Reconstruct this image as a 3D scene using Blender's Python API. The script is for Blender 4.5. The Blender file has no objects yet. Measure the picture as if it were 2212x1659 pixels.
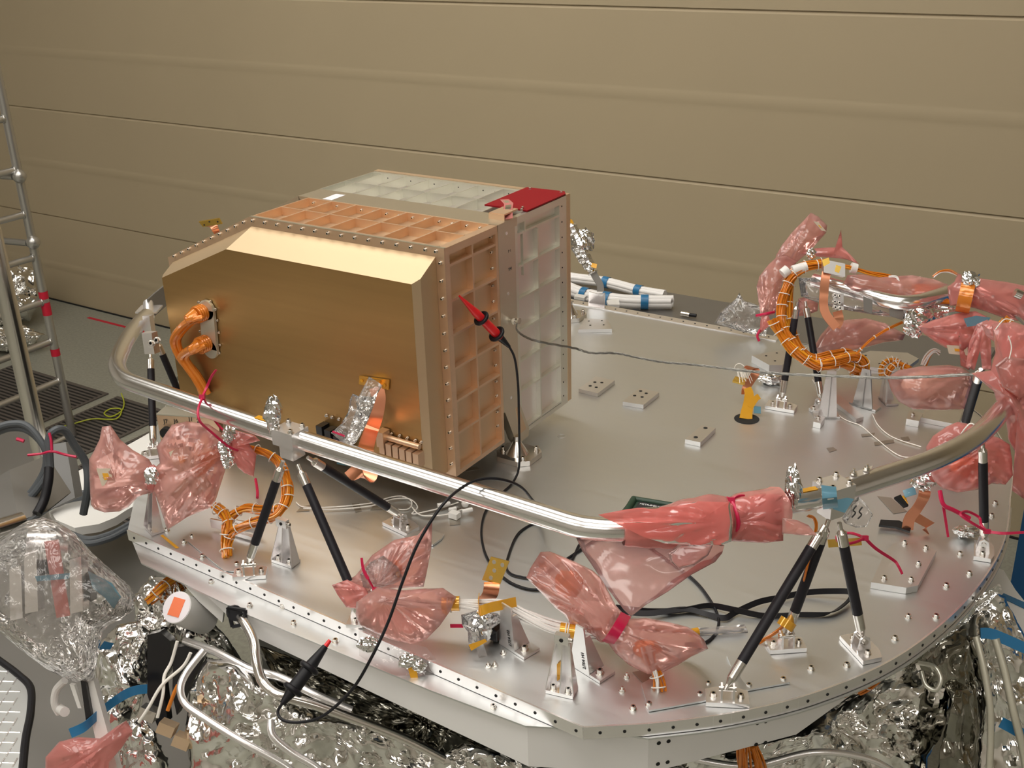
import bpy, bmesh, math, random
from mathutils import Vector, Matrix, noise
V = Vector
S = bpy.context.scene
COL = S.collection

# ------------------------------------------------------------ camera
R0 = V((0.84073839, 0.54075306, -0.02729626))
R1 = V((0.19564314, -0.35041184, -0.91593413))
R2 = V((-0.50485911, 0.76472065, -0.40039932))
CAM = V((1.19000, -1.58687, 1.12230))
FPX = 2387.566
cd = bpy.data.cameras.new('camera'); co = bpy.data.objects.new('camera', cd); COL.objects.link(co)
M3 = Matrix((R0, -R1, -R2)).transposed()
co.matrix_world = Matrix.Translation(CAM) @ M3.to_4x4()
cd.sensor_fit = 'HORIZONTAL'; cd.sensor_width = 36.0; cd.lens = FPX / 2212 * 36.0
cd.clip_start = 0.02; cd.clip_end = 100
S.camera = co

# ------------------------------------------------------------ world, colour management
w = bpy.data.worlds.new('world'); S.world = w; w.use_nodes = True
w.node_tree.nodes['Background'].inputs[0].default_value = (1.0, 0.94, 0.84, 1)
w.node_tree.nodes['Background'].inputs[1].default_value = 0.35
S.view_settings.view_transform = 'Standard'; S.view_settings.look = 'None'
S.view_settings.exposure = 0.0; S.view_settings.gamma = 1.0
S.view_settings.use_curve_mapping = False
S.cycles.max_bounces = 8; S.cycles.transparent_max_bounces = 16
LIGHT = 5.6   # radiance of the ceiling diffusers

# ------------------------------------------------------------ pixel helpers (real distances)
def ray(px, py):
    a = (px - 1106) / FPX; b = (py - 829.5) / FPX
    return R0 * a + R1 * b + R2
def P(px, py, z=0.0):
    v = ray(px, py); return CAM + v * ((z - CAM.z) / v.z)
def Py(px, py, y):
    v = ray(px, py); return CAM + v * ((y - CAM.y) / v.y)
def Px(px, py, x):
    v = ray(px, py); return CAM + v * ((x - CAM.x) / v.x)
def Pd(px, py, d):
    return CAM + ray(px, py) * d
def dep(p): return (V(p) - CAM).dot(R2)

# ------------------------------------------------------------ mesh builder
class MB:
    def __init__(s): s.v = []; s.f = []; s.m = []; s.k = 0
    def add(s, vs, fs):
        n = len(s.v); s.v += [tuple(p) for p in vs]
        for f in fs: s.f.append(tuple(i + n for i in f)); s.m.append(s.k)
        return s
    def box(s, c, sz, X=(1, 0, 0), Y=(0, 1, 0), Z=None):
        c = V(c); X = V(X).normalized(); Y = V(Y).normalized(); Z = V(Z).normalized() if Z else X.cross(Y)
        X = X * sz[0] / 2; Y = Y * sz[1] / 2; Z = Z * sz[2] / 2
        vs = [c + X * a + Y * b + Z * d for d in (-1, 1) for b in (-1, 1) for a in (-1, 1)]
        return s.add(vs, [(0, 2, 3, 1), (4, 5, 7, 6), (0, 1, 5, 4), (2, 6, 7, 3), (0, 4, 6, 2), (1, 3, 7, 5)])
    def bx(s, x0, x1, y0, y1, z0, z1):
        return s.box(((x0 + x1) / 2, (y0 + y1) / 2, (z0 + z1) / 2), (x1 - x0, y1 - y0, z1 - z0))
    def prism(s, poly, d):
        poly = [V(p) for p in poly]; d = V(d); n = len(poly)
        vs = poly + [p + d for p in poly]
        fs = [tuple(range(n))[::-1], tuple(range(n, 2 * n))] + [(i, (i + 1) % n, n + (i + 1) % n, n + i) for i in range(n)]
        nn = V((0, 0, 0))
        for i in range(n): nn += poly[i].cross(poly[(i + 1) % n])
        if nn.dot(d) < 0: fs = [f[::-1] for f in fs]
        return s.add(vs, fs)
    def cyl(s, p0, p1, r0, r1=None, n=16, cap=True):
        if r1 is None: r1 = r0
        p0 = V(p0); p1 = V(p1); a = (p1 - p0).normalized()
        u = a.orthogonal().normalized(); w_ = a.cross(u)
        vs = []
        for p, r in ((p0, r0), (p1, r1)):
            for i in range(n):
                t = 2 * math.pi * i / n; vs.append(p + (u * math.cos(t) + w_ * math.sin(t)) * r)
        fs = [(i, (i + 1) % n, n + (i + 1) % n, n + i) for i in range(n)]
        if cap: fs += [tuple(range(n))[::-1], tuple(range(n, 2 * n))]
        return s.add(vs, fs)
    def tube(s, path, r, n=8, cap=True, flat=None):
        path = [V(p) for p in path]; L = len(path)
        rr = r if isinstance(r, (list, tuple)) else [r] * L
        T = [(path[min(i + 1, L - 1)] - path[max(i - 1, 0)]).normalized() for i in range(L)]
        u = T[0].orthogonal().normalized() if flat is None else (V(flat) - T[0] * V(flat).dot(T[0])).normalized()
        vs = []
        for i in range(L):
            u = (u - T[i] * u.dot(T[i])).normalized(); w_ = T[i].cross(u)
            for j in range(n):
                t = 2 * math.pi * j / n; vs.append(path[i] + (u * math.cos(t) + w_ * math.sin(t)) * rr[i])
        fs = [(i * n + j, i * n + (j + 1) % n, (i + 1) * n + (j + 1) % n, (i + 1) * n + j) for i in range(L - 1) for j in range(n)]
        if cap: fs += [tuple(range(n))[::-1], tuple(range((L - 1) * n, L * n))]
        return s.add(vs, fs)
    def ribbon(s, path, wv, w_, t=.0006):
        # flat band along path; wv = width direction(s)
        path = [V(p) for p in path]; L = len(path); vs = []
        for i, p in enumerate(path):
            T = (path[min(i + 1, L - 1)] - path[max(i - 1, 0)]).normalized()
            wd = V(wv[i] if isinstance(wv, list) else wv); wd = (wd - T * wd.dot(T)).normalized()
            ww = w_[i] if isinstance(w_, list) else w_
            nn = T.cross(wd)
            vs += [p - wd * ww / 2 - nn * t / 2, p + wd * ww / 2 - nn * t / 2, p + wd * ww / 2 + nn * t / 2, p - wd * ww / 2 + nn * t / 2]
        fs = [(i * 4 + j, i * 4 + (j + 1) % 4, i * 4 + 4 + (j + 1) % 4, i * 4 + 4 + j) for i in range(L - 1) for j in range(4)]
        fs += [(3, 2, 1, 0), tuple(range((L - 1) * 4, L * 4))]
        return s.add(vs, fs)
    def torus(s, c, nrm, R_, r, n=24, k=8, sx=1.0):
        nrm = V(nrm).normalized(); u = nrm.orthogonal().normalized(); w_ = nrm.cross(u); c = V(c)
        vs = []
        for i in range(n):
            t = 2 * math.pi * i / n; e = u * math.cos(t) + w_ * math.sin(t)
            for j in range(k):
                q = 2 * math.pi * j / k; vs.append(c + e * (R_ + r * math.cos(q)) + nrm * r * math.sin(q) * sx)
        return s.add(vs, [(i * k + j, ((i + 1) % n) * k + j, ((i + 1) % n) * k + (j + 1) % k, i * k + (j + 1) % k) for i in range(n) for j in range(k)])
    def ball(s, c, r, n=12, m=8, sc=(1, 1, 1)):
        c = V(c); vs = [c + V((0, 0, r * sc[2]))]
        for i in range(1, m):
            a = math.pi * i / m
            for j in range(n):
                b = 2 * math.pi * j / n
                vs.append(c + V((r * sc[0] * math.sin(a) * math.cos(b), r * sc[1] * math.sin(a) * math.sin(b), r * sc[2] * math.cos(a))))
        vs.append(c - V((0, 0, r * sc[2]))); e = len(vs) - 1
        fs = [(0, 1 + j, 1 + (j + 1) % n) for j in range(n)]
        for i in range(m - 2):
            for j in range(n):
                a = 1 + i * n; fs.append((a + j, a + n + j, a + n + (j + 1) % n, a + (j + 1) % n))
        a = 1 + (m - 2) * n; fs += [(a + j, e, a + (j + 1) % n) for j in range(n)]
        return s.add(vs, fs)
    def grid(s, fn, nu, nv, close=False):
        vs = [fn(i / nu, j / nv) for i in range(nu + 1) for j in range(nv + 1)]
        return s.add(vs, [(i * (nv + 1) + j, (i + 1) * (nv + 1) + j, (i + 1) * (nv + 1) + j + 1, i * (nv + 1) + j + 1) for i in range(nu) for j in range(nv)])

def smooth(pts, n=8):
    pts = [V(p) for p in pts]
    if len(pts) < 3: return [pts[0].lerp(pts[-1], i / n) for i in range(n + 1)]
    out = []
    for i in range(len(pts) - 1):
        a = pts[max(i - 1, 0)]; b = pts[i]; c = pts[i + 1]; d = pts[min(i + 2, len(pts) - 1)]
        for k in range(n):
            t = k / n
            out.append(.5 * ((2 * b) + (c - a) * t + (2 * a - 5 * b + 4 * c - d) * t * t + (3 * b - a - 3 * c + d) * t ** 3))
    out.append(pts[-1]); return out

def wloc(o):
    l = V((0, 0, 0))
    while o: l += o.location; o = o.parent
    return l
def obj(name, mb, mats, parent=None, sharp=35, flat=False, label=None):
    me = bpy.data.meshes.new(name)
    vs = mb.v
    if parent is None:
        xs = [v[0] for v in vs]; ys = [v[1] for v in vs]; zs = [v[2] for v in vs]
        L = V(((min(xs) + max(xs)) / 2, (min(ys) + max(ys)) / 2, min(zs)))
    else: L = wloc(parent)
    me.from_pydata([(v[0] - L.x, v[1] - L.y, v[2] - L.z) for v in vs], [], mb.f)
    for m in (mats if isinstance(mats, (list, tuple)) else [mats]): me.materials.append(m)
    if max(mb.m) > 0: me.polygons.foreach_set('material_index', mb.m)
    me.validate()
    if not flat:
        me.polygons.foreach_set('use_smooth', [True] * len(me.polygons))
        me.update()
        if sharp < 180: me.set_sharp_from_angle(angle=math.radians(sharp))
    me.update()
    o = bpy.data.objects.new(name, me); COL.objects.link(o)
    if parent is None: o.location = L
    else: o.parent = parent
    if label: o['label'] = label
    return o
def tag(o, label, cat, group=None, kind=None):
    o['label'] = label; o['category'] = cat
    if group: o['group'] = group
    if kind: o['kind'] = kind
    return o
def thing(name, label, cat, loc, group=None):
    o = bpy.data.objects.new(name, None); COL.objects.link(o); o.location = V(loc); o.empty_display_size = .02
    return tag(o, label, cat, group)
def struct(name, mb, m, sharp=35):
    o = obj(name, mb, m, None, sharp); o['kind'] = 'structure'; return o

# ------------------------------------------------------------ materials
def nd(nt, t, x=0, y=0, **kw):
    n = nt.nodes.new(t)
    for k, v in kw.items(): setattr(n, k, v)
    return n
def mat(name, col, rough=.5, metal=0., bump=0., bscale=40., btype='noise', stretch=None, cvar=0., cscale=8., rvar=0., coat=0., trans=0., sheen=0., spec=None, aniso=0.):
    m = bpy.data.materials.new(name); m.use_nodes = True; nt = m.node_tree
    b = nt.nodes['Principled BSDF']
    b.inputs['Base Color'].default_value = (*col, 1); b.inputs['Roughness'].default_value = rough; b.inputs['Metallic'].default_value = metal
    if coat: b.inputs['Coat Weight'].default_value = coat; b.inputs['Coat Roughness'].default_value = .08
    if spec is not None: b.inputs['Specular IOR Level'].default_value = spec
    tc = nd(nt, 'ShaderNodeTexCoord'); src = tc.outputs['Object']
    if stretch:
        mp = nd(nt, 'ShaderNodeMapping'); mp.inputs['Scale'].default_value = stretch
        nt.links.new(src, mp.inputs[0]); ssrc = mp.outputs[0]
    else: ssrc = src
    if cvar or rvar:
        n = nd(nt, 'ShaderNodeTexNoise'); n.inputs['Scale'].default_value = cscale; n.inputs['Detail'].default_value = 5
        nt.links.new(ssrc, n.inputs[0])
        if cvar:
            mx = nd(nt, 'ShaderNodeMix', data_type='RGBA'); mx.inputs[6].default_value = (*[c * (1 - cvar) for c in col], 1)
            mx.inputs[7].default_value = (*[min(1, c * (1 + cvar)) for c in col], 1)
            nt.links.new(n.outputs[0], mx.inputs[0]); nt.links.new(mx.outputs[2], b.inputs['Base Color'])
        if rvar:
            mr = nd(nt, 'ShaderNodeMapRange'); mr.inputs[3].default_value = rough - rvar; mr.inputs[4].default_value = rough + rvar
            nt.links.new(n.outputs[0], mr.inputs[0]); nt.links.new(mr.outputs[0], b.inputs['Roughness'])
    if bump:
        if btype == 'voronoi':
            n = nd(nt, 'ShaderNodeTexVoronoi'); n.inputs['Scale'].default_value = bscale; h = n.outputs['Distance']
            n2 = nd(nt, 'ShaderNodeTexNoise'); n2.inputs['Scale'].default_value = bscale * .5
            mm = nd(nt, 'ShaderNodeVectorMath', operation='ADD')
            nt.links.new(src, n2.inputs[0]); sc = nd(nt, 'ShaderNodeVectorMath', operation='SCALE'); sc.inputs['Scale'].default_value = .03
            nt.links.new(n2.outputs[1], sc.inputs[0]); nt.links.new(ssrc, mm.inputs[0]); nt.links.new(sc.outputs[0], mm.inputs[1]); nt.links.new(mm.outputs[0], n.inputs[0])
        elif btype == 'ridge':
            n = nd(nt, 'ShaderNodeTexNoise', noise_type='RIDGED_MULTIFRACTAL'); n.inputs['Scale'].default_value = bscale; n.inputs['Detail'].default_value = 3
            nt.links.new(ssrc, n.inputs[0]); h = n.outputs[0]
        else:
            n = nd(nt, 'ShaderNodeTexNoise'); n.inputs['Scale'].default_value = bscale; n.inputs['Detail'].default_value = 4
            nt.links.new(ssrc, n.inputs[0]); h = n.outputs[0]
        bp = nd(nt, 'ShaderNodeBump'); bp.inputs['Strength'].default_value = min(1, bump); bp.inputs['Distance'].default_value = .004 if btype != 'noise' else .002
        nt.links.new(h, bp.inputs['Height']); nt.links.new(bp.outputs[0], b.inputs['Normal'])
    return m
def film(name, col, tint, opac=.45, rough=.12, bump=.6, bscale=30., btype='ridge'):
    m = bpy.data.materials.new(name); m.use_nodes = True; nt = m.node_tree; L = nt.links
    nt.nodes.remove(nt.nodes['Principled BSDF']); out = nt.nodes['Material Output']
    tr = nd(nt, 'ShaderNodeBsdfTransparent'); tr.inputs[0].default_value = (*tint, 1)
    df = nd(nt, 'ShaderNodeBsdfDiffuse'); df.inputs[0].default_value = (*col, 1)
    tl = nd(nt, 'ShaderNodeBsdfTranslucent'); tl.inputs[0].default_value = (*col, 1)
    gl = nd(nt, 'ShaderNodeBsdfGlossy'); gl.inputs['Roughness'].default_value = rough; gl.inputs[0].default_value = (1, 1, 1, 1)
    tc = nd(nt, 'ShaderNodeTexCoord')
    n = nd(nt, 'ShaderNodeTexNoise', noise_type='RIDGED_MULTIFRACTAL' if btype == 'ridge' else 'FBM'); n.inputs['Scale'].default_value = bscale; n.inputs['Detail'].default_value = 2.5
    L.new(tc.outputs['Object'], n.inputs[0])
    bp = nd(nt, 'ShaderNodeBump'); bp.inputs['Strength'].default_value = bump; bp.inputs['Distance'].default_value = .006
    L.new(n.outputs[0], bp.inputs['Height'])
    for q in (df, tl, gl): L.new(bp.outputs[0], q.inputs['Normal'])
    a = nd(nt, 'ShaderNodeMixShader'); a.inputs[0].default_value = .45; L.new(df.outputs[0], a.inputs[1]); L.new(tl.outputs[0], a.inputs[2])
    b = nd(nt, 'ShaderNodeMixShader'); L.new(tr.outputs[0], b.inputs[1]); L.new(a.outputs[0], b.inputs[2])
    lw = nd(nt, 'ShaderNodeLayerWeight'); lw.inputs[0].default_value = .25; L.new(bp.outputs[0], lw.inputs['Normal'])
    mr = nd(nt, 'ShaderNodeMapRange'); mr.inputs[3].default_value = opac; mr.inputs[4].default_value = min(1, opac + .35)
    L.new(lw.outputs['Facing'], mr.inputs[0]); L.new(mr.outputs[0], b.inputs[0])
    fr = nd(nt, 'ShaderNodeFresnel'); fr.inputs[0].default_value = 1.5; L.new(bp.outputs[0], fr.inputs['Normal'])
    mu = nd(nt, 'ShaderNodeMath', operation='MULTIPLY'); mu.inputs[1].default_value = 1.15; mu.use_clamp = True; L.new(fr.outputs[0], mu.inputs[0])
    c = nd(nt, 'ShaderNodeMixShader'); L.new(mu.outputs[0], c.inputs[0]); L.new(b.outputs[0], c.inputs[1]); L.new(gl.outputs[0], c.inputs[2])
    L.new(c.outputs[0], out.inputs[0]); return m
def emit(name, col, s):
    m = bpy.data.materials.new(name); m.use_nodes = True
    b = m.node_tree.nodes['Principled BSDF']; b.inputs['Emission Color'].default_value = (*col, 1); b.inputs['Emission Strength'].default_value = s
    b.inputs['Base Color'].default_value = (.8, .8, .8, 1); return m

M = {}
M['wall'] = mat('beige_wall', (.46, .375, .245), .6, 0, bump=.15, bscale=3, cvar=.03, cscale=2)
M['plaster'] = mat('pale_plaster', (.72, .68, .62), .8)
M['dark_wall'] = mat('hall_wall', (.55, .52, .47), .8)
M['floor'] = mat('speckled_vinyl', (.30, .30, .25), .35, 0, cvar=.35, cscale=60)
M['deck'] = mat('satin_aluminium', (.76, .78, .785), .40, 1, bump=.03, bscale=30, stretch=(1, 12, 1), rvar=.07, cscale=6)
M['al'] = mat('machined_aluminium', (.80, .79, .785), .36, 1, bump=.03, bscale=60)
M['alb'] = mat('bright_aluminium', (.93, .91, .91), .27, .88)
M['skirt'] = mat('clear_anodised_aluminium', (.93, .92, .92), .5, .15, cvar=.02)
M['tube'] = mat('polished_tube', (.92, .91, .91), .2, 1, bump=.02, bscale=15)
M['steel'] = mat('stainless_steel', (.75, .72, .68), .2, 1)
M['dsteel'] = mat('dull_steel', (.25, .24, .225), .4, .7, rvar=.08)
M['gold_al'] = mat('gold_chromated_aluminium', (.80, .57, .39), .38, .8, bump=.05, bscale=30, stretch=(1, 1, 9), cvar=.10, cscale=5)
M['gold_in'] = mat('gold_chromated_pocket', (.72, .54, .36), .42, .8, bump=.04, bscale=90, cvar=.08)
M['face'] = mat('gold_brushed_cover', (.47, .29, .115), .40, .85, bump=.06, bscale=30, stretch=(.6, 1, 16), cvar=.10, cscale=4)
M['bevel'] = mat('gold_bevel_lit_tone', (.62, .475, .30), .46, .8, cvar=.04)  # cover gold painted paler, for the light its slopes catch
M['score'] = mat('silver_pocket_floor', (.84, .78, .74), .36, .85, cvar=.03)
M['silver'] = mat('iridescent_chromate', (.80, .80, .72), .30, .85, bump=.03, bscale=60, cvar=.05, cscale=10)
M['strip'] = mat('bare_chromate_strip', (.68, .62, .50), .32, .9, cvar=.05)
M['red'] = mat('red_anodised', (.25, .006, .012), .5, 0, spec=.12)
M['redp'] = mat('red_plastic', (.75, .015, .02), .3)
M['tie'] = mat('crimson_nylon', (.55, .01, .07), .35)
M['black'] = mat('black_rubber', (.010, .010, .013), .42, spec=.3)
M['carbon'] = mat('carbon_fibre', (.016, .015, .020), .42, 0, bump=.05, bscale=200, spec=.3)
M['hole'] = mat('dark_hole', (.01, .01, .01), .8)
M['kapton'] = mat('kapton_wire', (.64, .19, .012), .25, 0, coat=.4)
M['kapton2'] = mat('amber_wire', (.78, .32, .02), .25, 0, coat=.4)
M['ktape'] = mat('amber_polyimide_tape', (.80, .40, .03), .15, .25, coat=.5)
M['korange'] = mat('deep_orange_wrap', (.72, .22, .02), .22, .2, bump=.5, bscale=60, btype='ridge', coat=.5)
M['white'] = mat('white_insulation', (.82, .80, .78), .4)
M['wpaint'] = mat('white_laminate', (.80, .79, .76), .3)
M['lace'] = mat('white_lacing', (.85, .82, .76), .6)
M['gold'] = mat('gold_plate', (.85, .56, .12), .25, .9)
M['copper'] = mat('copper_strap', (.72, .31, .18), .32, .95, bump=.1, bscale=20)
M['foil'] = mat('crinkled_foil', (.90, .89, .87), .12, 1, bump=.6, bscale=34, btype='ridge', stretch=(1, 1, .6))
M['foils'] = mat('fine_crinkled_foil', (.88, .88, .88), .10, 1, bump=.5, bscale=120, btype='ridge')
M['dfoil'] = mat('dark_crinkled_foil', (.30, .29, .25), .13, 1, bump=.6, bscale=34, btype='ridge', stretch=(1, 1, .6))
M['blackp'] = mat('black_panel', (.012, .012, .014), .25)
M['pink'] = film('pink_antistatic_film', (1.0, .52, .47), (1.0, .80, .77), .38, rough=.14, bump=.22, bscale=14)
M['pinkt'] = film('thin_pink_film', (1.0, .60, .58), (1.0, .86, .85), .24, rough=.14, bump=.22, bscale=14)
M['pinkd'] = film('pink_antistatic_film_folded', (1.0, .40, .37), (1.0, .68, .65), .52, rough=.14, bump=.22, bscale=14)
M['clear'] = film('clear_film', (.80, .79, .80), (.97, .96, .96), .16, rough=.08)
M['bubble'] = film('clear_stretch_film', (.72, .70, .68), (.96, .95, .94), .15, rough=.08, bump=1.0, bscale=60)
M['btape'] = mat('blue_tape', (.02, .16, .34), .35)
M['lbtape'] = film('translucent_blue_tape', (.22, .48, .62), (.70, .88, .95), .6, bump=.2)
M['bluetie'] = mat('teal_tie', (.01, .22, .32), .4)
M['blue'] = mat('blue_panel', (.01, .10, .27), .4)
M['grate'] = mat('perforated_tile', (.10, .085, .075), .6)
M['green'] = mat('dark_green_rubber', (.018, .05, .03), .45)
M['cable'] = mat('grey_cable', (.075, .085, .095), .45)
M['braid'] = mat('braided_steel', (.26, .255, .235), .4, .8, bump=.6, bscale=300)
M['grey'] = mat('grey_enamel', (.30, .30, .30), .45)
M['scaf'] = mat('scaffold_aluminium', (.55, .54, .52), .33, .9)
M['print'] = mat('printed_ink', (.02, .02, .02), .6)
M['whiteink'] = mat('white_ink', (.85, .85, .85), .6)
M['paper'] = mat('paper_label', (.80, .76, .80), .7)
M['redtape'] = mat('red_tape', (.60, .01, .04), .5)
M['yg'] = mat('yellow_green_wire', (.45, .5, .03), .5)
M['ivory'] = mat('ivory_chromate', (.62, .60, .50), .35, .6)
M['lamp'] = emit('lamp_diffuser', (1.0, .955, .89), LIGHT)
M['plate'] = mat('tread_plate', (.55, .56, .55), .35, .8)
# ------------------------------------------------------------ the room
ZF = -1.5; YW = 3.08; ZC = 3.8
b = MB(); b.bx(-9, 7, -7, YW, ZF - .05, ZF); struct('floor', b, M['floor'])
b = MB(); b.bx(-9, 7, -7, YW, ZC, ZC + .05); struct('ceiling', b, M['plaster'])
# back wall of wide cladding panels: recessed dark joint every 0.755 m, a shallow pressed rib halfway
def wz(z):
    d = 0.0
    j = ((z + .085) / .757); k = abs(j - round(j)) * .757
    if k < .004: d = .010
    h = abs(j - .5 - round(j - .5)) * .757
    if h < .03: d -= .0022 * (1 - (h / .03) ** 2)
    return d
zs = [ZF]; z = ZF
while z < ZC:
    j = ((z + .085) / .757); k = abs(j - round(j)) * .757; h = abs(j - .5 - round(j - .5)) * .757
    z += .001 if k < .012 else (.006 if h < .04 else .012)
    zs.append(min(z, ZC))
b = MB()
vs = []
for z in zs: vs += [(-9, YW + wz(z), z), (7, YW + wz(z), z)]
b.add(vs, [(2 * i, 2 * i + 1, 2 * i + 3, 2 * i + 2) for i in range(len(zs) - 1)])
b.bx(-9, 7, YW + .03, YW + .08, ZF, ZC)
struct('wall_back', b, M['wall'], 30)
b = MB(); b.bx(-9.05, -9, -7, YW, ZF, ZC); struct('wall_left', b, M['plaster'])
b = MB(); b.bx(7, 7.05, -7, YW, ZF, ZC); struct('wall_right', b, M['plaster'])
b = MB(); b.bx(-9, 7, -7.05, -7, ZF, ZC); struct('wall_front', b, M['dark_wall'])
b = MB(); b.bx(-9, 7, YW - .012, YW - .002, ZF, ZF + .008); struct('baseboard_back', b, M['hole'])
# ceiling lamps; the outer right one is added fill for the box side
for i, (x, y) in enumerate([(-3.4, 0.7), (-1.5, 0.9), (0.4, 0.3), (-3.6, -1.8), (-1.4, -1.8), (0.9, -2.0), (-1.2, -4.6), (1.4, -4.8), (-3.6, -4.6), (4.6, -3.6)]):
    t = thing('ceiling_light', ['left', 'middle', 'right', 'left', 'middle', 'right', 'middle', 'right', 'left', 'outer right'][i] + ' white ceiling lamp ' + ['near the beige wall', 'near the beige wall', 'near the beige wall', 'above the deck row', 'above the deck row', 'above the deck row', 'at the front of the hall', 'at the front of the hall', 'at the front of the hall', 'of the hall'][i], 'lamp', (x, y, ZC - .06), 'ceiling lamps')
    b = MB(); b.bx(x - .9, x + .9, y - .7, y - .67, ZC - .06, ZC - .005); b.bx(x - .9, x + .9, y + .67, y + .7, ZC - .06, ZC - .005)
    b.bx(x - .9, x - .87, y - .67, y + .67, ZC - .06, ZC - .005); b.bx(x + .87, x + .9, y - .67, y + .67, ZC - .06, ZC - .005)
    obj('frame', b, M['wpaint'], t)
    b = MB(); b.bx(x - .868, x + .868, y - .668, y + .668, ZC - .05, ZC - .02); obj('diffuser', b, M['lamp'], t)

# ------------------------------------------------------------ fasteners
_bc = {}
def bolt_mesh(r, kind):
    k = (round(r, 5), kind)
    if k in _bc: return _bc[k]
    b = MB()
    if kind == 'cap':
        b.cyl((0, 0, 0), (0, 0, r * .28), r * 1.35, n=16)
        b.cyl((0, 0, r * .28), (0, 0, r * 1.5), r, n=16, cap=False)
        b.cyl((0, 0, r * 1.5), (0, 0, r * 1.62), r, r * .88, n=16, cap=False)
        n = 16
        ring = [(r * .88 * math.cos(2 * math.pi * i / n), r * .88 * math.sin(2 * math.pi * i / n), r * 1.62) for i in range(n)]
        inn = [(r * .5 * math.cos(2 * math.pi * i / n), r * .5 * math.sin(2 * math.pi * i / n), r * 1.62) for i in range(n)]
        bot = [(p[0], p[1], r * .8) for p in inn]
        b.add(ring + inn, [(i, (i + 1) % n, n + (i + 1) % n, n + i) for i in range(n)])
        b.k = 1; b.add(inn + bot, [(i, (i + 1) % n, n + (i + 1) % n, n + i) for i in range(n)] + [tuple(range(n, 2 * n))])
    elif kind == 'nut':
        b.cyl((0, 0, 0), (0, 0, r * .3), r * 1.5, n=16); b.cyl((0, 0, r * .3), (0, 0, r * 1.2), r * 1.15, n=6); b.cyl((0, 0, r * 1.2), (0, 0, r * 2.4), r * .5, n=10)
    me = bpy.data.meshes.new('bolt'); me.from_pydata(b.v, [], b.f)
    me.materials.append(M['steel']); me.materials.append(M['hole'])
    me.polygons.foreach_set('material_index', b.m)
    me.polygons.foreach_set('use_smooth', [True] * len(me.polygons)); me.update(); me.set_sharp_from_angle(angle=.6)
    _bc[k] = me; return me
def bolt(parent, loc, nrm=(0, 0, 1), r=.0048, kind='cap', name='bolt'):
    o = bpy.data.objects.new(name, bolt_mesh(r, kind)); COL.objects.link(o)
    o.parent = parent; o.location = V(loc) - wloc(parent)
    o.rotation_euler = V((0, 0, 1)).rotation_difference(V(nrm)).to_euler()
    return o
def text(parent, s, loc, X, Y, size, m, name='lettering', ext=.0002):
    cu = bpy.data.curves.new(name, 'FONT'); cu.body = s; cu.size = size; cu.extrude = ext; cu.align_x = 'LEFT'
    t = bpy.data.objects.new('tmp', cu); COL.objects.link(t)
    bpy.context.view_layer.update()
    me = bpy.data.meshes.new_from_object(t.evaluated_get(bpy.context.evaluated_depsgraph_get()))
    bpy.data.objects.remove(t); me.materials.clear(); me.materials.append(m)
    X = V(X).normalized(); Y = V(Y); Y = (Y - X * Y.dot(X)).normalized(); Z = X.cross(Y)
    o = bpy.data.objects.new(name, me); COL.objects.link(o); o.parent = parent
    o.matrix_basis = Matrix.Translation(V(loc) - wloc(parent)) @ Matrix((X, Y, Z)).transposed().to_4x4()
    return o

# ------------------------------------------------------------ deck panel of the spacecraft
arc = [P(*q, 0) for q in [(1400, 1564), (1580, 1541), (1760, 1497), (1930, 1424), (2060, 1325), (2140, 1228), (2174, 1150), (2182, 1075)]]
arc = smooth(arc, 5)
back = [V((.93, .72, 0)), V((.85, .90, 0)), V((.70, 1.05, 0)), V((.50, 1.15, 0)), V((.247, 1.175, 0))]
top = [V((.553, -.458, 0))] + arc + smooth([arc[-1]] + back, 4)[1:] + [V((-.62, 1.185, 0)), V((-.95, .85, 0)), V((-.95, .08, 0)), V((-.72, -.20, 0)), V((-.50, -.425, 0))]
deck = thing('equipment_deck', 'large satin aluminium deck plate carrying the gold box, with a hole-drilled rim', 'deck', (0, .35, 0))
b = MB(); b.prism([p - V((0, 0, .004)) for p in top], (0, 0, .004)); obj('top_plate', b, M['deck'], deck, 20)
# edge strip with holes
rimp = [V((-.50, -.4255, 0)), V((.553, -.4585, 0))] + arc
rim2 = smooth([arc[-1]] + back, 4) + [V((-.62, 1.185, 0))]
def strip(pth, z0, z1, off=.0015):
    b = MB()
    for a, c in zip(pth, pth[1:]):
        d = (c - a).normalized(); n = V((d.y, -d.x, 0)) * off
        b.add([a + n + V((0, 0, z0)), c + n + V((0, 0, z0)), c + n + V((0, 0, z1)), a + n + V((0, 0, z1)), a - n + V((0, 0, z1)), c - n + V((0, 0, z1))],
              [(0, 1, 2, 3), (3, 2, 5, 4)])
    return b
def along(pth, step, start=.02):
    out = []; d = start
    for a, c in zip(pth, pth[1:]):
        L = (c - a).length
        while d < L: out.append((a.lerp(c, d / L), (c - a).normalized())); d += step
        d -= L
    return out
for pth in (rimp, rim2):
    b = strip(pth, -.021, .0015)
    b.k = 1
    for p, d in along(pth, .0365):
        n = V((d.y, -d.x, 0)); b.cyl(p + n * .0016 + V((0, 0, -.010)), p + n * .0022 + V((0, 0, -.010)), .0026, n=10)
    obj('edge_strip', b, [M['alb'], M['hole']], deck, 20)
# raised thin border line on the plate along the back edge
b = MB(); b.bx(-.60, .25, 1.150, 1.182, .0002, .004)
b.k = 1
for i in range(23): b.cyl((-.58 + i * .0365, 1.166, .004), (-.58 + i * .0365, 1.166, .0045), .0026, n=10)
obj('back_border', b, [M['alb'], M['hole']], deck)
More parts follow.
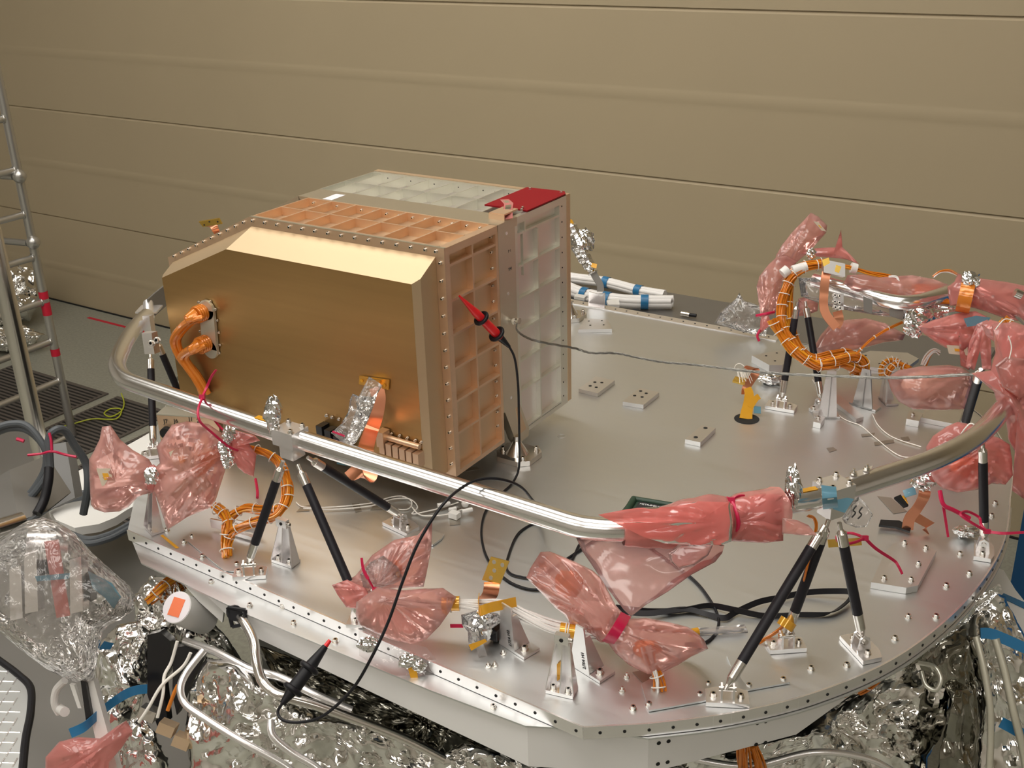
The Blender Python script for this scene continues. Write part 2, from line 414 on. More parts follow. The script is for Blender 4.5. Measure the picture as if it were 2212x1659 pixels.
# lower ledge
led = [P(283, 1163, -.022), P(305, 1216, -.022), P(540, 1330, -.022), P(930, 1491, -.022), P(1135, 1568, -.022), P(1280, 1575, -.022)]
ledarc = [p + V((0, 0, -.022)) + (p - V((.1, .36, 0))).normalized() * .006 for p in arc]
inner = [V((.5, .2, -.022)), V((-.6, .2, -.022))]
b = MB(); b.prism([p - V((0, 0, .003)) for p in led + ledarc + inner], (0, 0, .003)); obj('lower_ledge', b, M['deck'], deck, 20)
# skirt panels hanging below
sk = [P(470, 1300, -.03), P(540, 1334, -.027), P(935, 1495, -.027), P(1135, 1568, -.027), P(1405, 1575, -.027)]
skl = V((-.135, -.478, 0)); skc = V((.62, -.375, 0)); ska = V((.462, -.470, 0)); skr = V((.785, -.17, 0)); ske = V((.93, .22, 0))
b = MB()
H1 = -.125
pp = [V((-.30, -.455, 0)), skl, ska, skc, skr, ske]
hh = [-.027, -.075, -.108, -.122, -.125, -.10]
o = []
for p, h in zip(pp, hh): o += [(p.x, p.y, -.0252), (p.x, p.y, h)]
b.add(o, [(2 * i, 2 * i + 1, 2 * i + 3, 2 * i + 2) for i in range(len(pp) - 1)])
# inner lip for thickness
o = []
for p, h in zip(pp, hh): o += [(p.x, p.y, h), (p.x - .012, p.y + .02, h)]
b.add(o, [(2 * i, 2 * i + 1, 2 * i + 3, 2 * i + 2) for i in range(len(pp) - 1)])
b.k = 1
for q in [(1423, 1605), (1444, 1601), (1421, 1650), (1442, 1646), (1636, 1562), (1654, 1558), (1633, 1608), (1653, 1604)]:
    # holes on the skirt face between skc and skr
    n = (skr - skc).cross(V((0, 0, 1))).normalized(); v = ray(*q); t = (skc - CAM).dot(n) / v.dot(n); p = CAM + v * t
    b.cyl(p + n * .0002, p + n * .0008, .0035, n=10)
obj('skirt', b, [M['skirt'], M['hole']], deck, 20)
# bolts on the ledge and plate
for q in [(457, 1257), (540, 1308), (611, 1310), (635, 1346), (744, 1364), (725, 1385), (938, 1442), (1048, 1488), (1066, 1527)]:
    bolt(deck, P(q[0], q[1] + 2, -.022), r=.0042)
for q in [(361, 1143), (398, 1169), (415, 1158), (437, 1200), (512, 1217), (1368, 1528), (1402, 1520), (1530, 1476), (1512, 1499), (1618, 1480), (1692, 1467),
          (1752, 1442), (1829, 1435), (1933, 1377), (2022, 1330), (1962, 1330), (2044, 1263), (2094, 1237), (2142, 1112), (2074, 1195), (2150, 1085)]:
    bolt(deck, P(q[0], q[1] + 4, 0), r=.0042)
for q in [(1344, 1489), (1354, 1459), (1087, 1408), (1069, 1434), (1055, 1436)]:
    bolt(deck, P(q[0], q[1] + 4, 0), r=.0036, kind='nut')
# large access hole
b = MB(); c = P(1613, 905, 0); b.cyl(c + V((0, 0, .0002)), c + V((0, 0, .0008)), .029, n=40)
obj('access_hole', b, M['hole'], deck)
for q in [(1213, 942), (1075, 975)]: b = MB(); b.torus(P(*q, .0002), (0, 0, 1), .009, .0006); obj('inspection_ring', b, M['al'], deck)
# foil tape patches on the plate
def patch(q, z=.0006, m='steel'):
    b = MB(); b.prism([P(*u, z) for u in q], (0, 0, .0003)); return obj('tape_patch', b, M[m], deck)
M['ptape'] = mat('tape_on_plate', (.44, .41, .36), .38, .9)
for q in [[(1003, 1012), (1030, 1008), (1036, 1014), (1008, 1018)]]: patch(q, m='ptape')
for q in [[(650, 1095), (672, 1090), (668, 1104), (640, 1106)], [(760, 1088), (776, 1087), (782, 1104), (768, 1107)], [(806, 1092), (845, 1090), (838, 1100), (800, 1102)],
          [(968, 1098), (996, 1097), (994, 1133), (972, 1135)], [(1785, 968), (1800, 966), (1808, 972), (1792, 977)], [(1888, 955), (1930, 949), (1932, 956), (1890, 963)],
          [(1945, 945), (1962, 943), (1966, 951), (1950, 953)], [(1860, 938), (1890, 935), (1888, 941), (1862, 944)], [(1615, 1420), (1640, 1402), (1672, 1458), (1636, 1463)],
          [(1366, 1452), (1400, 1445), (1455, 1500), (1420, 1509)], [(1895, 1072), (1925, 1075), (1960, 1105), (1930, 1110)], [(458, 1165), (500, 1160), (520, 1180), (470, 1190)]]: patch(q, m='ptape')
patch([(346, 1157), (352, 1155), (387, 1183), (380, 1185)], m='ktape')
# thin doubler plates bolted on the deck
for poly, h in (([(1402, 1538), (1530, 1515), (1618, 1490), (1576, 1440), (1500, 1425), (1440, 1450), (1385, 1480)], .003), ([(1600, 1496), (1706, 1477), (1640, 1385), (1570, 1420)], .003),
                ([(485, 1235), (560, 1237), (548, 1150), (420, 1120), (405, 1170)], .002), ([(880, 1150), (960, 1155), (955, 1166), (935, 1180), (870, 1178)], .004)):
    b = MB(); b.prism([P(*q, .001) for q in poly], (0, 0, h)); obj('doubler_plate', b, M['deck'], deck)

# ------------------------------------------------------------ bolted pads on the deck
def pad(name, label, poly, h, holes, m='al', bolts=(), rh=.004, group=None):
    c = sum((P(*q, 0) for q in poly), V((0, 0, 0))) / len(poly)
    t = thing(name, label, 'mounting pad', (c.x, c.y, 0.0), group)
    b = MB(); b.prism([V((P(*q, h).x, P(*q, h).y, 0.0004)) for q in poly], (0, 0, h)); 
    b.k = 1
    for q in holes: p = P(*q, h); b.cyl(p + V((0, 0, .0005)), p + V((0, 0, .0009)), rh, n=12)
    obj('block', b, [M[m], M['hole']], t, 25)
    for q in bolts: bolt(t, P(*q, h), r=.0042)
pad('mounting_pad', 'square aluminium pad with four holes nearest the silver housing', [(1250, 840), (1291, 850), (1328, 822), (1287, 813)], .010, [(1275, 834), (1288, 837), (1285, 826), (1300, 827)])
pad('mounting_pad', 'square aluminium pad with four holes, second from the box', [(1345, 868), (1390, 875), (1424, 848), (1381, 838)], .010, [(1371, 855), (1387, 858), (1384, 845), (1396, 850)])
pad('mounting_pad', 'narrow aluminium pad with two holes in the middle of the deck', [(1480, 949), (1513, 956), (1546, 925), (1516, 919)], .011, [(1503, 945), (1524, 925)], rh=.005)
pad('mounting_pad', 'square aluminium pad near the back edge by the silver housing', [(1249, 712), (1322, 711), (1313, 690), (1262, 688)], .010, [(1275, 703), (1304, 702), (1272, 694), (1300, 693)], rh=.003)
pad('mounting_pad', 'thick aluminium plate behind the black struts at the back right', [(1624, 768), (1662, 789), (1690, 789), (1712, 764), (1690, 756)], .020, [(1655, 769), (1674, 780), (1678, 763)], rh=.003)
pad('mounting_pad', 'large octagonal aluminium plate with bolts near the right rim', [(1882, 1258), (1958, 1270), (1983, 1265), (2023, 1190), (1985, 1172), (1935, 1170), (1912, 1192)], .013, [], bolts=[(1910, 1251), (1968, 1254), (1984, 1220), (2000, 1186), (1954, 1175)])
pad('mounting_pad', 'low octagonal aluminium plate under the orange harness loop at the back', [(1850, 790), (1950, 800), (1985, 775), (1960, 762), (1880, 758), (1840, 772)], .010, [(1865, 780), (1900, 786), (1950, 790), (1870, 768)], rh=.003)
pad('mounting_block', 'small aluminium block with one bolt beside the pink bags at the back right', [(1958, 905), (1985, 910), (1994, 893), (1965, 886)], .016, [], bolts=[(1972, 898)])
pad('mounting_block', 'small aluminium block with one bolt beside the tall tapered stand', [(1757, 911), (1773, 915), (1782, 902), (1766, 896)], .014, [], bolts=[(1768, 905)])
pad('mounting_pad', 'long pale aluminium bar partly covered by the pink bag at the back right', [(1990, 902), (2070, 918), (2080, 885), (2000, 880)], .012, [])
pad('mounting_pad', 'narrow folded aluminium plate lying slantwise on the deck', [(1790, 858), (1850, 905), (1866, 900), (1812, 852)], .010, [])
# ------------------------------------------------------------ the instrument box
ZB, ZT = .055, .535
box = thing('instrument_box', 'large gold and silver chromated electronics box on the deck with a red corner cover', 'instrument', (-.3, .2, .0))
DX = .0685
outl = [(0, ZB), (0, ZT), (-.5, ZT), (-.777, .407), (-.777, ZB)]
# gold housing body behind the ribs
b = MB()
def band(b, pts, y0, y1, inset=0.0):
    b.prism([(x, y0, z) for x, z in pts], (0, y1 - y0, 0))
band(b, [(-.016, ZB + .004), (-.016, ZT - .018), (-.495, ZT - .018), (-.765, .392), (-.765, ZB + .004)], .004, .178)
obj('housing_core', b, M['gold_in'], box)
# ribs top (gold)
b = MB(); t = .0022
zt0 = ZT - .018
b.bx(-.5, -.0186, .003, .012, zt0, ZT)           # front rim
b.bx(-.5, -.0186, .0905, .0945, zt0, ZT)     # middle rib
b.bx(-.5, -.0186, .176, .180, zt0, ZT)
pass
for i in range(8):
    x = -.5 + i * DX + .001
    if x < -.02: b.bx(x - t, x + t, .012, .176, zt0 - .002, ZT - .0003)
# ribs side (gold)
def zrib(k): return .497 - .0702 * k
b.bx(-.018, 0, .003, .016, ZB, ZT - .0005); b.bx(-.018, -.0, .172, .180, ZB, ZT - .0005)
b.bx(-.018, -.0, .016, .172, ZT - .016, ZT - .0006); b.bx(-.018, 0, .016, .172, ZB, ZB + .010)
b.bx(-.018, -.0005, .0895, .0945, ZB + .01, ZT - .016)
for k in range(6): b.bx(-.018, -.001, .016, .172, zrib(k) - .0025, zrib(k) + .0025)
# chamfer side top-left edge plates
b.prism([(-.5, .003, ZT), (-.777, .003, .407), (-.777, .003, .400), (-.5, .003, ZT - .008)], (0, .177, 0))
b.bx(-.777, -.769, .003, .18, ZB, .405)
obj('ribbed_housing', b, M['gold_al'], box)
# front flange ring
b = MB()
band(b, outl, .0, .0028)
flg = obj('front_flange', b, M['gold_al'], box)
b = MB()   # thin light top edge of the flange
b.prism([(0, -.0002, ZT), (-.5, -.0002, ZT), (-.5, .0065, ZT), (0, .0065, ZT)], (0, 0, .0006)); obj('flange_lip', b, M['strip'], box)
# front cover (bevelled pan)
o_ = [(-.020, .062), (-.020, .5165), (-.497, .5145), (-.762, .398), (-.762, .062)]
i_ = [(-.045, .07), (-.045, .474), (-.53, .468), (-.735, .383), (-.735, .07)]
i_ = [(-.034, .07), (-.034, .478), (-.517, .478), (-.733, .383), (-.733, .07)]
base = [V((x, -.0004, z)) for x, z in o_]; mid = [V((x, -.048, z)) for x, z in [(-.0215, .064), (-.0215, .487), (-.515, .484), (-.742, .386), (-.742, .064)]]
face = [V((x, -.060, z)) for x, z in i_]
b = MB()
b.add(base + mid, [(i, i + 1, i + 6, i + 5) for i in range(4)])
b.add(mid + face, [(i, i + 1, i + 6, i + 5) for i in range(4)] + [(0, 4, 9, 5)] * 0)
b.add([base[4], base[0], face[0], face[4]], [(0, 1, 2, 3)])
b.add([base[0], mid[0], face[0]], [(0, 1, 2)]); b.add([base[4], mid[4], face[4]], [(0, 2, 1)])
cov = obj('front_cover', b, M['bevel'], box, 12)
b = MB(); b.prism([p + V((0, .0006, 0)) for p in face], (0, -.0009, 0)); obj('cover_face', b, M['face'], box)
# flange screws
fx = [-.491 + i * .0345 for i in range(14)] + [-.018]
for x in fx: bolt(flg, (x, 0, .5275), (0, -1, 0), .0029, name='screw')
for i in range(10):
    t_ = i / 9; bolt(flg, (-.518 - .235 * t_, 0, .5205 - .107 * t_), (0, -1, 0), .0029, name='screw')
for k in range(13): bolt(flg, (-.0095, 0, .506 - k * .0352), (0, -1, 0), .0029, name='screw')
# screws through side and top walls
for k in range(7):
    for e in (0, 1):
        z = zrib(k - 1) - (.016 if e == 0 else .050)
        if k == 0: z = .512
        if (k == 0 and e) or z < ZB + .01: continue
        bolt(box, (-.010, .1715, z), (0, -1, 0), .0026, name='screw')
for i in range(7):
    for e in (.018, .050):
        bolt(box, (-.5 + i * DX + e, .1755, ZT - .009), (0, -1, 0), .0024, name='screw')
# intermediate flange strip with wings and stud
b = MB()
b.bx(-.53, 0.0005, .180, .2515, ZT - .018, ZT + .0003)
b.prism([(-.53, .18, ZT), (-.80, .18, .41), (-.80, .18, .395), (-.52, .18, ZT - .018)], (0, .07, 0))
b.bx(-.02, 0.001, .180, .2415, .125, ZT)
b.prism([(-.018, .184, .125), (-.018, .2415, .125), (-.018, .278, .048), (-.018, .275, .030), (-.018, .232, .028), (-.018, .222, .040)], (.019, 0, 0))
obj('mid_flange', b, M['strip'], box)
b = MB()
b.prism([(.0003, .225, .118), (.0003, .2365, .118), (.0003, .266, .052), (.0003, .240, .050)], (.0012, 0, 0)); obj('web_pocket', b, M['gold_in'], box)
for q in [(1094, 504), (1098, 634), (1104, 859)]:
    b = MB(); p = Px(*q, .0012); b.cyl(p, p + V((.0006, 0, 0)), .0036, n=14); obj('tooling_hole', b, M['alb'], box)
text(box, 'P 1', Px(1098, 546, .0012), (0, 1, 0), (0, 0, 1), .008, M['print'])
text(box, 'TM', Px(1098, 586, .0012), (0, 1, 0), (0, 0, 1), .009, M['print'])
# silver housing
b = MB()
b.prism([(-.012, .2515, .042), (-.012, .2515, ZT - .022), (-.53, .2515, ZT - .022), (-.79, .2515, .4), (-.79, .2515, .042)], (0, .20, 0))
obj('silver_core', b, M['score'], box)
b = MB(); zt0 = ZT - .022
b.bx(-.53, -.0125, .3355, .3385, zt0, ZT); b.bx(-.53, -.0125, .4365, .4395, zt0, ZT - .0002); b.bx(-.53, -.0125, .4395, .450, ZT - .004, ZT)
for i in range(8):
    x = -.5 + i * DX + .001
    if x < -.02: b.bx(x - .0018, x + .0018, .2515, .4365, zt0 - .001, ZT - .0005)
b.bx(-.532, -.529, .2515, .45, zt0, ZT)
b.prism([(-.53, .2515, ZT), (-.80, .2515, .41), (-.80, .2515, .404), (-.53, .2515, ZT - .008)], (0, .2, 0))
# side ribs
b.bx(-.012, 0, .2416, .252, .05, ZT - .0004); b.bx(-.012, 0, .421, .451, .042, ZT - .0004)
b.bx(-.012, 0, .252, .421, ZT - .016, ZT - .0006); b.bx(-.012, 0, .252, .421, .042, .052)
b.bx(-.012, -.0005, .331, .336, .052, .491); b.bx(-.012, -.0005, .281, .285, .495, ZT - .016)
b.bx(-.006, .0002, .272, .2735, .405, .495)
for k in range(7):
    z = zrib(k) if k < 6 else .055
    b.bx(-.012, -.0008, .252, .4215, z - .0022, z + .0022)
srib = obj('silver_ribs', b, M['silver'], box)
for i in range(14): b = MB(); b.cyl((.0001, .431, .515 - i * .0345), (.0007, .431, .515 - i * .0345), .0018, n=8); obj('screw_hole', b, M['hole'], srib)
for i in range(7):
    for e in (.018, .050): b = MB(); b.cyl((-.5 + i * DX + e, .4363, ZT - .009), (-.5 + i * DX + e, .4358, ZT - .009), .0015, n=8); obj('screw_hole', b, M['hole'], srib)
b = MB(); b.bx(-.535, .001, .451, .466, .045, ZT + .001); obj('back_plate', b, M['gold_in'], box)
# red cover on the corner
b = MB(); b.prism([(-.107, .293, ZT + .0006), (-.0005, .293, ZT + .0006), (-.0005, .449, ZT + .0006), (-.012, .4655, ZT + .0012), (-.107, .461, ZT + .0012)], (0, 0, .003)); obj('red_cover', b, M['red'], box, label='red anodised corner cover')
for q in [(1127, 454), (1129, 450), (1212, 416), (1145, 409)]: bolt(box, P(*q, ZT + .004), r=.0026, name='screw')
# label on the strip
b = MB(); b.prism([P(*q, ZT + .0005) for q in [(697, 430), (717, 432.5), (746, 421.5), (726, 419)]], (0, 0, .0004)); obj('label', b, M['paper'], box, label='white paper label')
# clip bracket on the top with pink tape
b = MB(); x0 = P(1056, 472, ZT).x
a = P(1054, 474, ZT); c_ = P(1088, 478, ZT)
b.box((a.lerp(c_, .5) + V((0, .03, .012))), ((c_ - a).length, .05, .003)); b.box((a.lerp(c_, .5) + V((0, .005, .006))), ((c_ - a).length, .003, .012))
b.box((a + V((0, .03, .006))), (.003, .05, .012))
obj('lifting_clip', b, M['gold_al'], box)
b = MB(); b.ribbon([P(1098, 473, ZT + .003), P(1097, 455, ZT + .012), P(1099, 440, ZT + .02), P(1090, 431, ZT + .018)], (1, 0, 0), .019, .0005); obj('pink_tape', b, M['pinkd'], box)
# connectors along the lower edge of the cover
yc = -.062
def fp(px, py, y=yc): return Py(px, py, y)
b = MB()
for i in range(6):
    p = fp(838 + i * 14.6, 961 + i * 5.2)
    b.k = 0; b.box(p + V((0, -.010, 0)), (.0135, .020, .030)); b.k = 1; b.box(p + V((0, -.014, -.020)), (.012, .014, .012), Y=(0, 1, .5))
b.k = 0; b.cyl(fp(815, 934) + V((0, -.008, 0)), fp(912, 962) + V((0, -.008, 0)), .006); b.box(fp(836, 945) + V((0, -.012, .004)), (.018, .022, .034))
obj('connector_row', b, [M['gold_al'], M['hole']], box)
b = MB()
for q in [(706, 923), (724, 932)]: b.box(fp(*q) + V((0, -.012, -.005)), (.016, .024, .034))
b.box(fp(752, 947) + V((0, -.014, -.002)), (.030, .028, .030))
obj('black_connector', b, M['blackp'], box)
for q in [(706, 897), (718, 901), (733, 905), (846, 937), (864, 941), (881, 946), (898, 951), (911, 955), (830, 932)]: bolt(box, fp(*q), (0, -1, 0), .0026, name='screw')
# round connector plate on the left of the face
b = MB(); a = fp(450, 668); c_ = fp(458, 752)
for p in (a, c_): b.cyl(p + V((0, -.0, 0)), p + V((0, -.007, 0)), .022, n=24)
b.box(a.lerp(c_, .5) + V((0, -.0035, 0)), (.044, .007, (a - c_).length), Z=(a - c_), X=(1, 0, 0), Y=(0, 1, 0))
cpl = obj('connector_plate', b, M['ivory'], box)
for q in [(430, 652), (442, 652), (455, 651), (466, 668), (470, 692), (473, 718), (475, 745), (474, 762), (455, 768), (433, 715)]: bolt(cpl, fp(*q), (0, -1, 0), .0022, name='screw')
# gold tab on the face
b = MB(); b.prism([fp(778, 811), fp(842, 820), fp(841, 841), fp(777, 829)], (0, -.003, 0)); b.prism([fp(800, 815), fp(830, 819), fp(826, 832), fp(797, 828)], (0, -.014, .002)); gtab = obj('gold_tab', b, M['gold'], box)
b = MB()
for q in [(784, 821), (833, 831)]: b.cyl(fp(*q) + V((0, -.004, 0)), fp(*q) + V((0, -.0046, 0)), .0035, n=14)
obj('tab_hole', b, M['ktape'], gtab)
# lug stud for the ground cable
st = Px(1106, 693, .0015)
b = MB(); b.cyl(st, st + V((.016, 0, 0)), .0045, n=12); b.cyl(st + V((.004, 0, 0)), st + V((.009, 0, 0)), .0075, n=6); b.cyl(st + V((.011, .006, 0)), st + V((.015, .006, 0)), .007, n=6); obj('ground_stud', b, M['steel'], box)
# orange wrapped plugs and tails on the left connectors
t = thing('orange_connector_harness', 'pair of deep orange wrapped connector plugs and cables on the left of the gold cover', 'cable', fp(430, 740))
for a, q in (((445, 672), [(424, 686), (400, 700), (378, 725), (376, 745), (390, 775), (412, 800), (428, 825), (437, 850)]), ((452, 738), [(432, 745), (410, 755), (392, 770), (402, 790), (420, 815), (440, 850)])):
    p = fp(*a); d = V((-.03, -1, -.02)).normalized()
    b = MB(); b.cyl(p + V((0, -.006, 0)), p + V((0, -.03, 0)), .018, n=20); b.cyl(p + V((0, -.03, 0)), p + V((-.004, -.052, -.004)), .0155, .010, n=20)
    for k in range(4): b.torus(p + V((0, -.010 - .006 * k, 0)), (0, 1, 0), .0172, .0022, n=24, k=6)
    obj('plug', b, M['korange'], t)
    b = MB(); pts = [p + V((-.004, -.05, -.004))] + [fp(*u, y=-.10 + .004 * i) for i, u in enumerate(q)]
    b.tube(smooth(pts, 6), .0085, 10)
    b.tube(smooth([x + V((.012, .004, 0)) for x in pts], 6), .006, 8)
    obj('cable', b, M['korange'], t)
# gold plate with copper strap standing behind the top left chamfer
t = thing('grounding_tab', 'small gold plate on a copper strap above the sloping edge of the box', 'grounding strap', Py(455, 500, .03))
y = .03
b = MB(); b.prism([Py(429, 479, y - .01), Py(438, 490, y - .01), Py(479, 484, y - .01), Py(472, 472, y - .01)], (0, .003, .001)); obj('plate', b, M['gold'], t)
b = MB()
for q in [(441, 486), (452, 479), (470, 479)]: b.cyl(Py(*q, y - .0105), Py(*q, y - .0112), .0018, n=10)
obj('hole', b, M['hole'], t)
b = MB(); b.ribbon(smooth([Py(452, 488, y), Py(462, 490, y), Py(466, 498, y), Py(471, 506, y + .01)], 4), R0, .016, .0012); obj('strap', b, M['copper'], t)
# feet
def foot(label, c, s=1.0, h=.03):
    t = thing('box_foot', label, 'mounting foot', (c.x, c.y, 0))
    pl = [(-.045, -.012), (-.045, .03), (-.025, .045), (.03, .045), (.045, .03), (.045, -.02), (.025, -.038), (-.028, -.038)]
    b = MB(); b.prism([(c.x + x * s, c.y + y * s, .0005) for x, y in pl], (0, 0, .012)); obj('base_plate', b, M['steel'], t, 20)
    b = MB(); b.cyl(c + V((0, 0, .012)), c + V((0, 0, .012 + h)), .026 * s, .008, n=28); b.cyl(c + V((0, 0, .012 + h)), c + V((0, 0, .024 + h)), .008, n=16); obj('cone', b, M['steel'], t, 40)
    for x, y in ((-.034, -.005), (.030, -.024), (.030, .032), (-.028, .034)): bolt(t, (c.x + x * s, c.y + y * s, .0125), r=.0055)
foot('polished cone shaped foot bolted to the deck under the right side of the box', V((.004, .222, 0)))
foot('cone shaped foot at the back corner of the silver housing', P(1236, 700, 0) + V((-.03, .04, 0)), .9)
foot('cone shaped foot under the left half of the gold box', V((-.60, .15, 0)), .9)
# ------------------------------------------------------------ hand rail tube around the deck
ZR = .26
rp = [P(318, 682, ZR), P(302, 697, ZR), P(282, 722, ZR), P(264, 754, ZR), P(253, 785, ZR), P(258, 806, ZR), P(272, 821, ZR), P(299, 832, ZR)]
rl = [P(620, 940, ZR), P(1000, 1059, ZR), P(1200, 1122, ZR)]
rr = [P(1250, 1137, ZR), P(1300, 1143, ZR), P(1350, 1144, ZR), P(1420, 1140, ZR), P(1500, 1130, ZR), P(1600, 1111, ZR), P(1696, 1088, ZR), P(1782, 1071, ZR), P(1900, 1033, ZR), P(2021, 991, ZR), P(2112, 941, ZR), P(2160, 890, ZR)]
e = rr[-1]
rb = [V((.955, .52, ZR)), V((.955, .66, ZR)), V((.93, .82, ZR)), V((.86, .96, ZR)), V((.74, 1.05, ZR)), P(1960, 655, ZR), P(1850, 630, ZR), P(1760, 605, ZR)]
rail = thing('hand_rail', 'polished aluminium tube rail running round the deck on black struts', 'rail', (rl[1].x, rl[1].y, ZR - .018))
pth = smooth(rp, 5) + smooth([rp[-1]] + rl, 4)[1:] + smooth([rl[-1]] + rr, 5)[1:] + smooth([rr[-1]] + rb, 5)[1:]
b = MB(); b.tube(pth, .0178, 20); obj('tube', b, M['tube'], rail, 60)
# end fitting and strap at the left bend
b = MB()
b.box(P(322, 668, ZR), (.05, .004, .05), X=R0, Y=(0, 0, 1)); b.cyl(P(320, 655, ZR + .01), P(322, 690, ZR - .01), .012, n=12)
obj('end_fitting', b, M['alb'], rail)
b = MB(); b.ribbon(smooth([P(322, 668, ZR), P(345, 648, ZR), P(385, 618, ZR), P(440, 600, ZR)], 5), (0, 0, 1), [.05] * 16, .004); obj('rail_strap', b, M['dsteel'], rail, label='dark flat end strap')  # dark tone painted in for what the shiny rail reflects here
def clamp(c, d, up=.02):
    b = MB(); d = V(d).normalized()
    b.box(c + V((0, 0, .004)), (.05, .042, .030), X=d, Y=(0, 0, 1).__class__((0, 0, 1)) if 0 else V((0, 0, 1)).cross(d))
    b.box(c - V((0, 0, .024)), (.032, .030, .026), X=d, Y=V((0, 0, 1)).cross(d))
    o = obj('clamp', b, M['alb'], rail, 30); s = V((0, 0, 1)).cross(d)
    for k in (-1, 1):
        for j in (-1, 1): bolt(o, c + d * .017 * k + s * .015 * j + V((0, 0, .019)), r=.0042)
dl = (rl[1] - rl[0]).normalized()
A1 = P(628, 945, ZR); clamp(A1, dl)
A2 = P(1800, 1066, ZR); clamp(A2, (rr[8] - rr[7]))
A3 = P(2128, 925, ZR)
tc_ = P(575, 925, ZR) + V((0, 0, .0181))
b = MB(); b.ribbon([tc_ - dl * .022, tc_ + dl * .022], V((0, 0, 1)).cross(dl), .012, .0008); obj('tape_label', b, M['ktape'], rail)
tc_ = P(1746, 1079, ZR) + V((0, 0, .0181)); d2 = (rr[7] - rr[6]).normalized()
b = MB(); b.ribbon([tc_ - d2 * .013, tc_ + d2 * .013], V((0, 0, 1)).cross(d2), .010, .0008); obj('tape_label', b, M['ktape'], rail)
b = MB(); p = P(1856, 1040, ZR + .004); b.box(p + V((0, 0, .014)), (.045, .03, .006), X=(rr[9] - rr[8])); obj('tie_plate', b, M['alb'], rail)
for k in (-1, 1): bolt(rail, p + (rr[9] - rr[8]).normalized() * .014 * k + V((0, 0, .017)), r=.004, kind='nut')

# ------------------------------------------------------------ carbon struts with feet
def strut(label, a, c, r=.0082, wrap=None):
    a = V(a); c = V(c); d = (c - a).normalized(); L = (c - a).length
    t = thing('carbon_strut', label, 'strut', c)
    b = MB(); b.tube([a + d * .035, c - d * .040], r, 18); obj('rod', b, M['carbon'], t, 40)
    b = MB(); b.cyl(a + d * .008, a + d * .014, r * .45, r * .9, n=16); b.cyl(a + d * .014, a + d * .036, r * 1.02, n=16); b.cyl(a - d * .004, a + d * .010, r * .45, n=12); obj('end_fitting', b, M['steel'], t, 40)
    b = MB(); b.cyl(c - d * .041, c - d * .012, r * 1.02, r * .95, n=16); b.cyl(c - d * .012, c, r * .95, r * .4, n=16); b.cyl(c - d * .003, c + d * .008, r * .45, n=10); obj('end_fitting', b, M['steel'], t, 40)
    return t
def sfoot(label, c, d, w_=.048, h=.008):
    # bracket: base plate, two lugs, pin, two bolts; d = lug axis
    d = V((d[0], d[1], 0)).normalized(); s = V((-d.y, d.x, 0)); c = V((c.x, c.y, 0))
    t = thing('strut_foot_bracket', label, 'bracket', c)
    b = MB(); b.prism([c + d * x * w_ + s * y * w_ + V((0, 0, .0008)) for x, y in [(-.62, -.3), (.62, -.3), (.62, .3), (.3, .42), (-.3, .42), (-.62, .3)]], (0, 0, h)); base = obj('base', b, M['alb'], t, 25)
    b = MB()
    for k in (-1, 1):
        o = c + d * .0075 * k
        b.prism([o + s * x + V((0, 0, z)) for x, z in [(-.012, h), (.012, h), (.008, h + .022), (0, h + .027), (-.008, h + .022)]], d * .003 * k)
    obj('lug', b, M['alb'], t, 25)
    b = MB(); b.cyl(c + d * .013 + V((0, 0, h + .016)), c - d * .013 + V((0, 0, h + .016)), .0048, n=12); obj('pin', b, M['steel'], t)
    for k in (-1, 1): bolt(base, c + d * .0205 * k + V((0, 0, h)), r=.0045)
zt = .225; zb = .030
f1 = P(537, 1214, zb); f2 = P(773, 1305, zb); f3 = P(864, 1112, zb)
strut('black strut of the front left tripod leaning left to a foot near the rim', P(610, 1000, zt), f1)
strut('long black strut of the front left tripod going down to the pink bag', P(645, 1008, zt), f2)
strut('black strut of the front left tripod running back under the gold box', P(668, 990, zt), f3)
sfoot('bright foot bracket of the left leaning strut beside the orange wires', f1, (.8, .6)); sfoot('bright foot bracket beside the pink bag at the front rim', f2, (.4, -.9)); sfoot('wide low foot bracket under the gold box with white wires around it', f3, (1, -.15), .056)
g1 = P(1572, 1480, zb); g2 = P(1700, 1367, zb); g3 = P(1862, 1372, zb)
strut('thick black strut of the right tripod leaning down to the front rim', P(1778, 1140, zt), g1)
strut('black strut of the right tripod with orange wires taped along it', P(1788, 1128, zt), g2)
strut('short black strut of the right tripod held by a crimson tie', P(1814, 1134, zt), g3)
sfoot('bright foot bracket on the front rim of the deck', g1, (.9, .45), .052); sfoot('foot bracket under the taped orange wires', g2, (.8, .6)); sfoot('bright foot bracket at the right rim under the short strut', g3, (.75, -.66), .056)
h1 = P(1689, 858, zb); h2 = P(1774, 862, zb)
strut('black strut in front of the orange loop at the back right', P(1722, 655, zt + .02), h1); strut('black strut behind the orange loop at the back right', P(1740, 655, zt), h2)
sfoot('foot bracket under the back right struts, beside the foil bundle', h1, (1, .1), .056); sfoot('foot bracket behind the tall tapered stand at the back right', h2, (.5, .9), .040)
k1 = P(2126, 1165, zb); k2 = P(2080, 930, zb)
strut('upright black strut at the right rim beside a crimson tie', A3 + V((0, 0, -.03)), k1); strut('black strut half hidden behind the pink bags at the right', P(2118, 800, zt), k2, .0095)
sfoot('foot bracket at the right rim under the upright strut', k1, (.2, -.98)); 
m1 = P(331, 960, zb); m2 = P(400, 880, zb)
strut('upright black strut at the left end of the rail', P(325, 765, zt - .03), m1); strut('black strut at the left end of the rail leaning towards the box', P(338, 735, zt - .02), m2)
sfoot('foot bracket behind the left pink bag', m1, (.7, .7))
b = MB(); b.box(P(326, 740, ZR - .02), (.022, .016, .06), X=R0); obj('clamp', b, M['alb'], rail)
b = MB(); b.box(P(322, 700, ZR), (.016, .012, .05), X=R0); obj('clamp', b, M['alb'], rail)
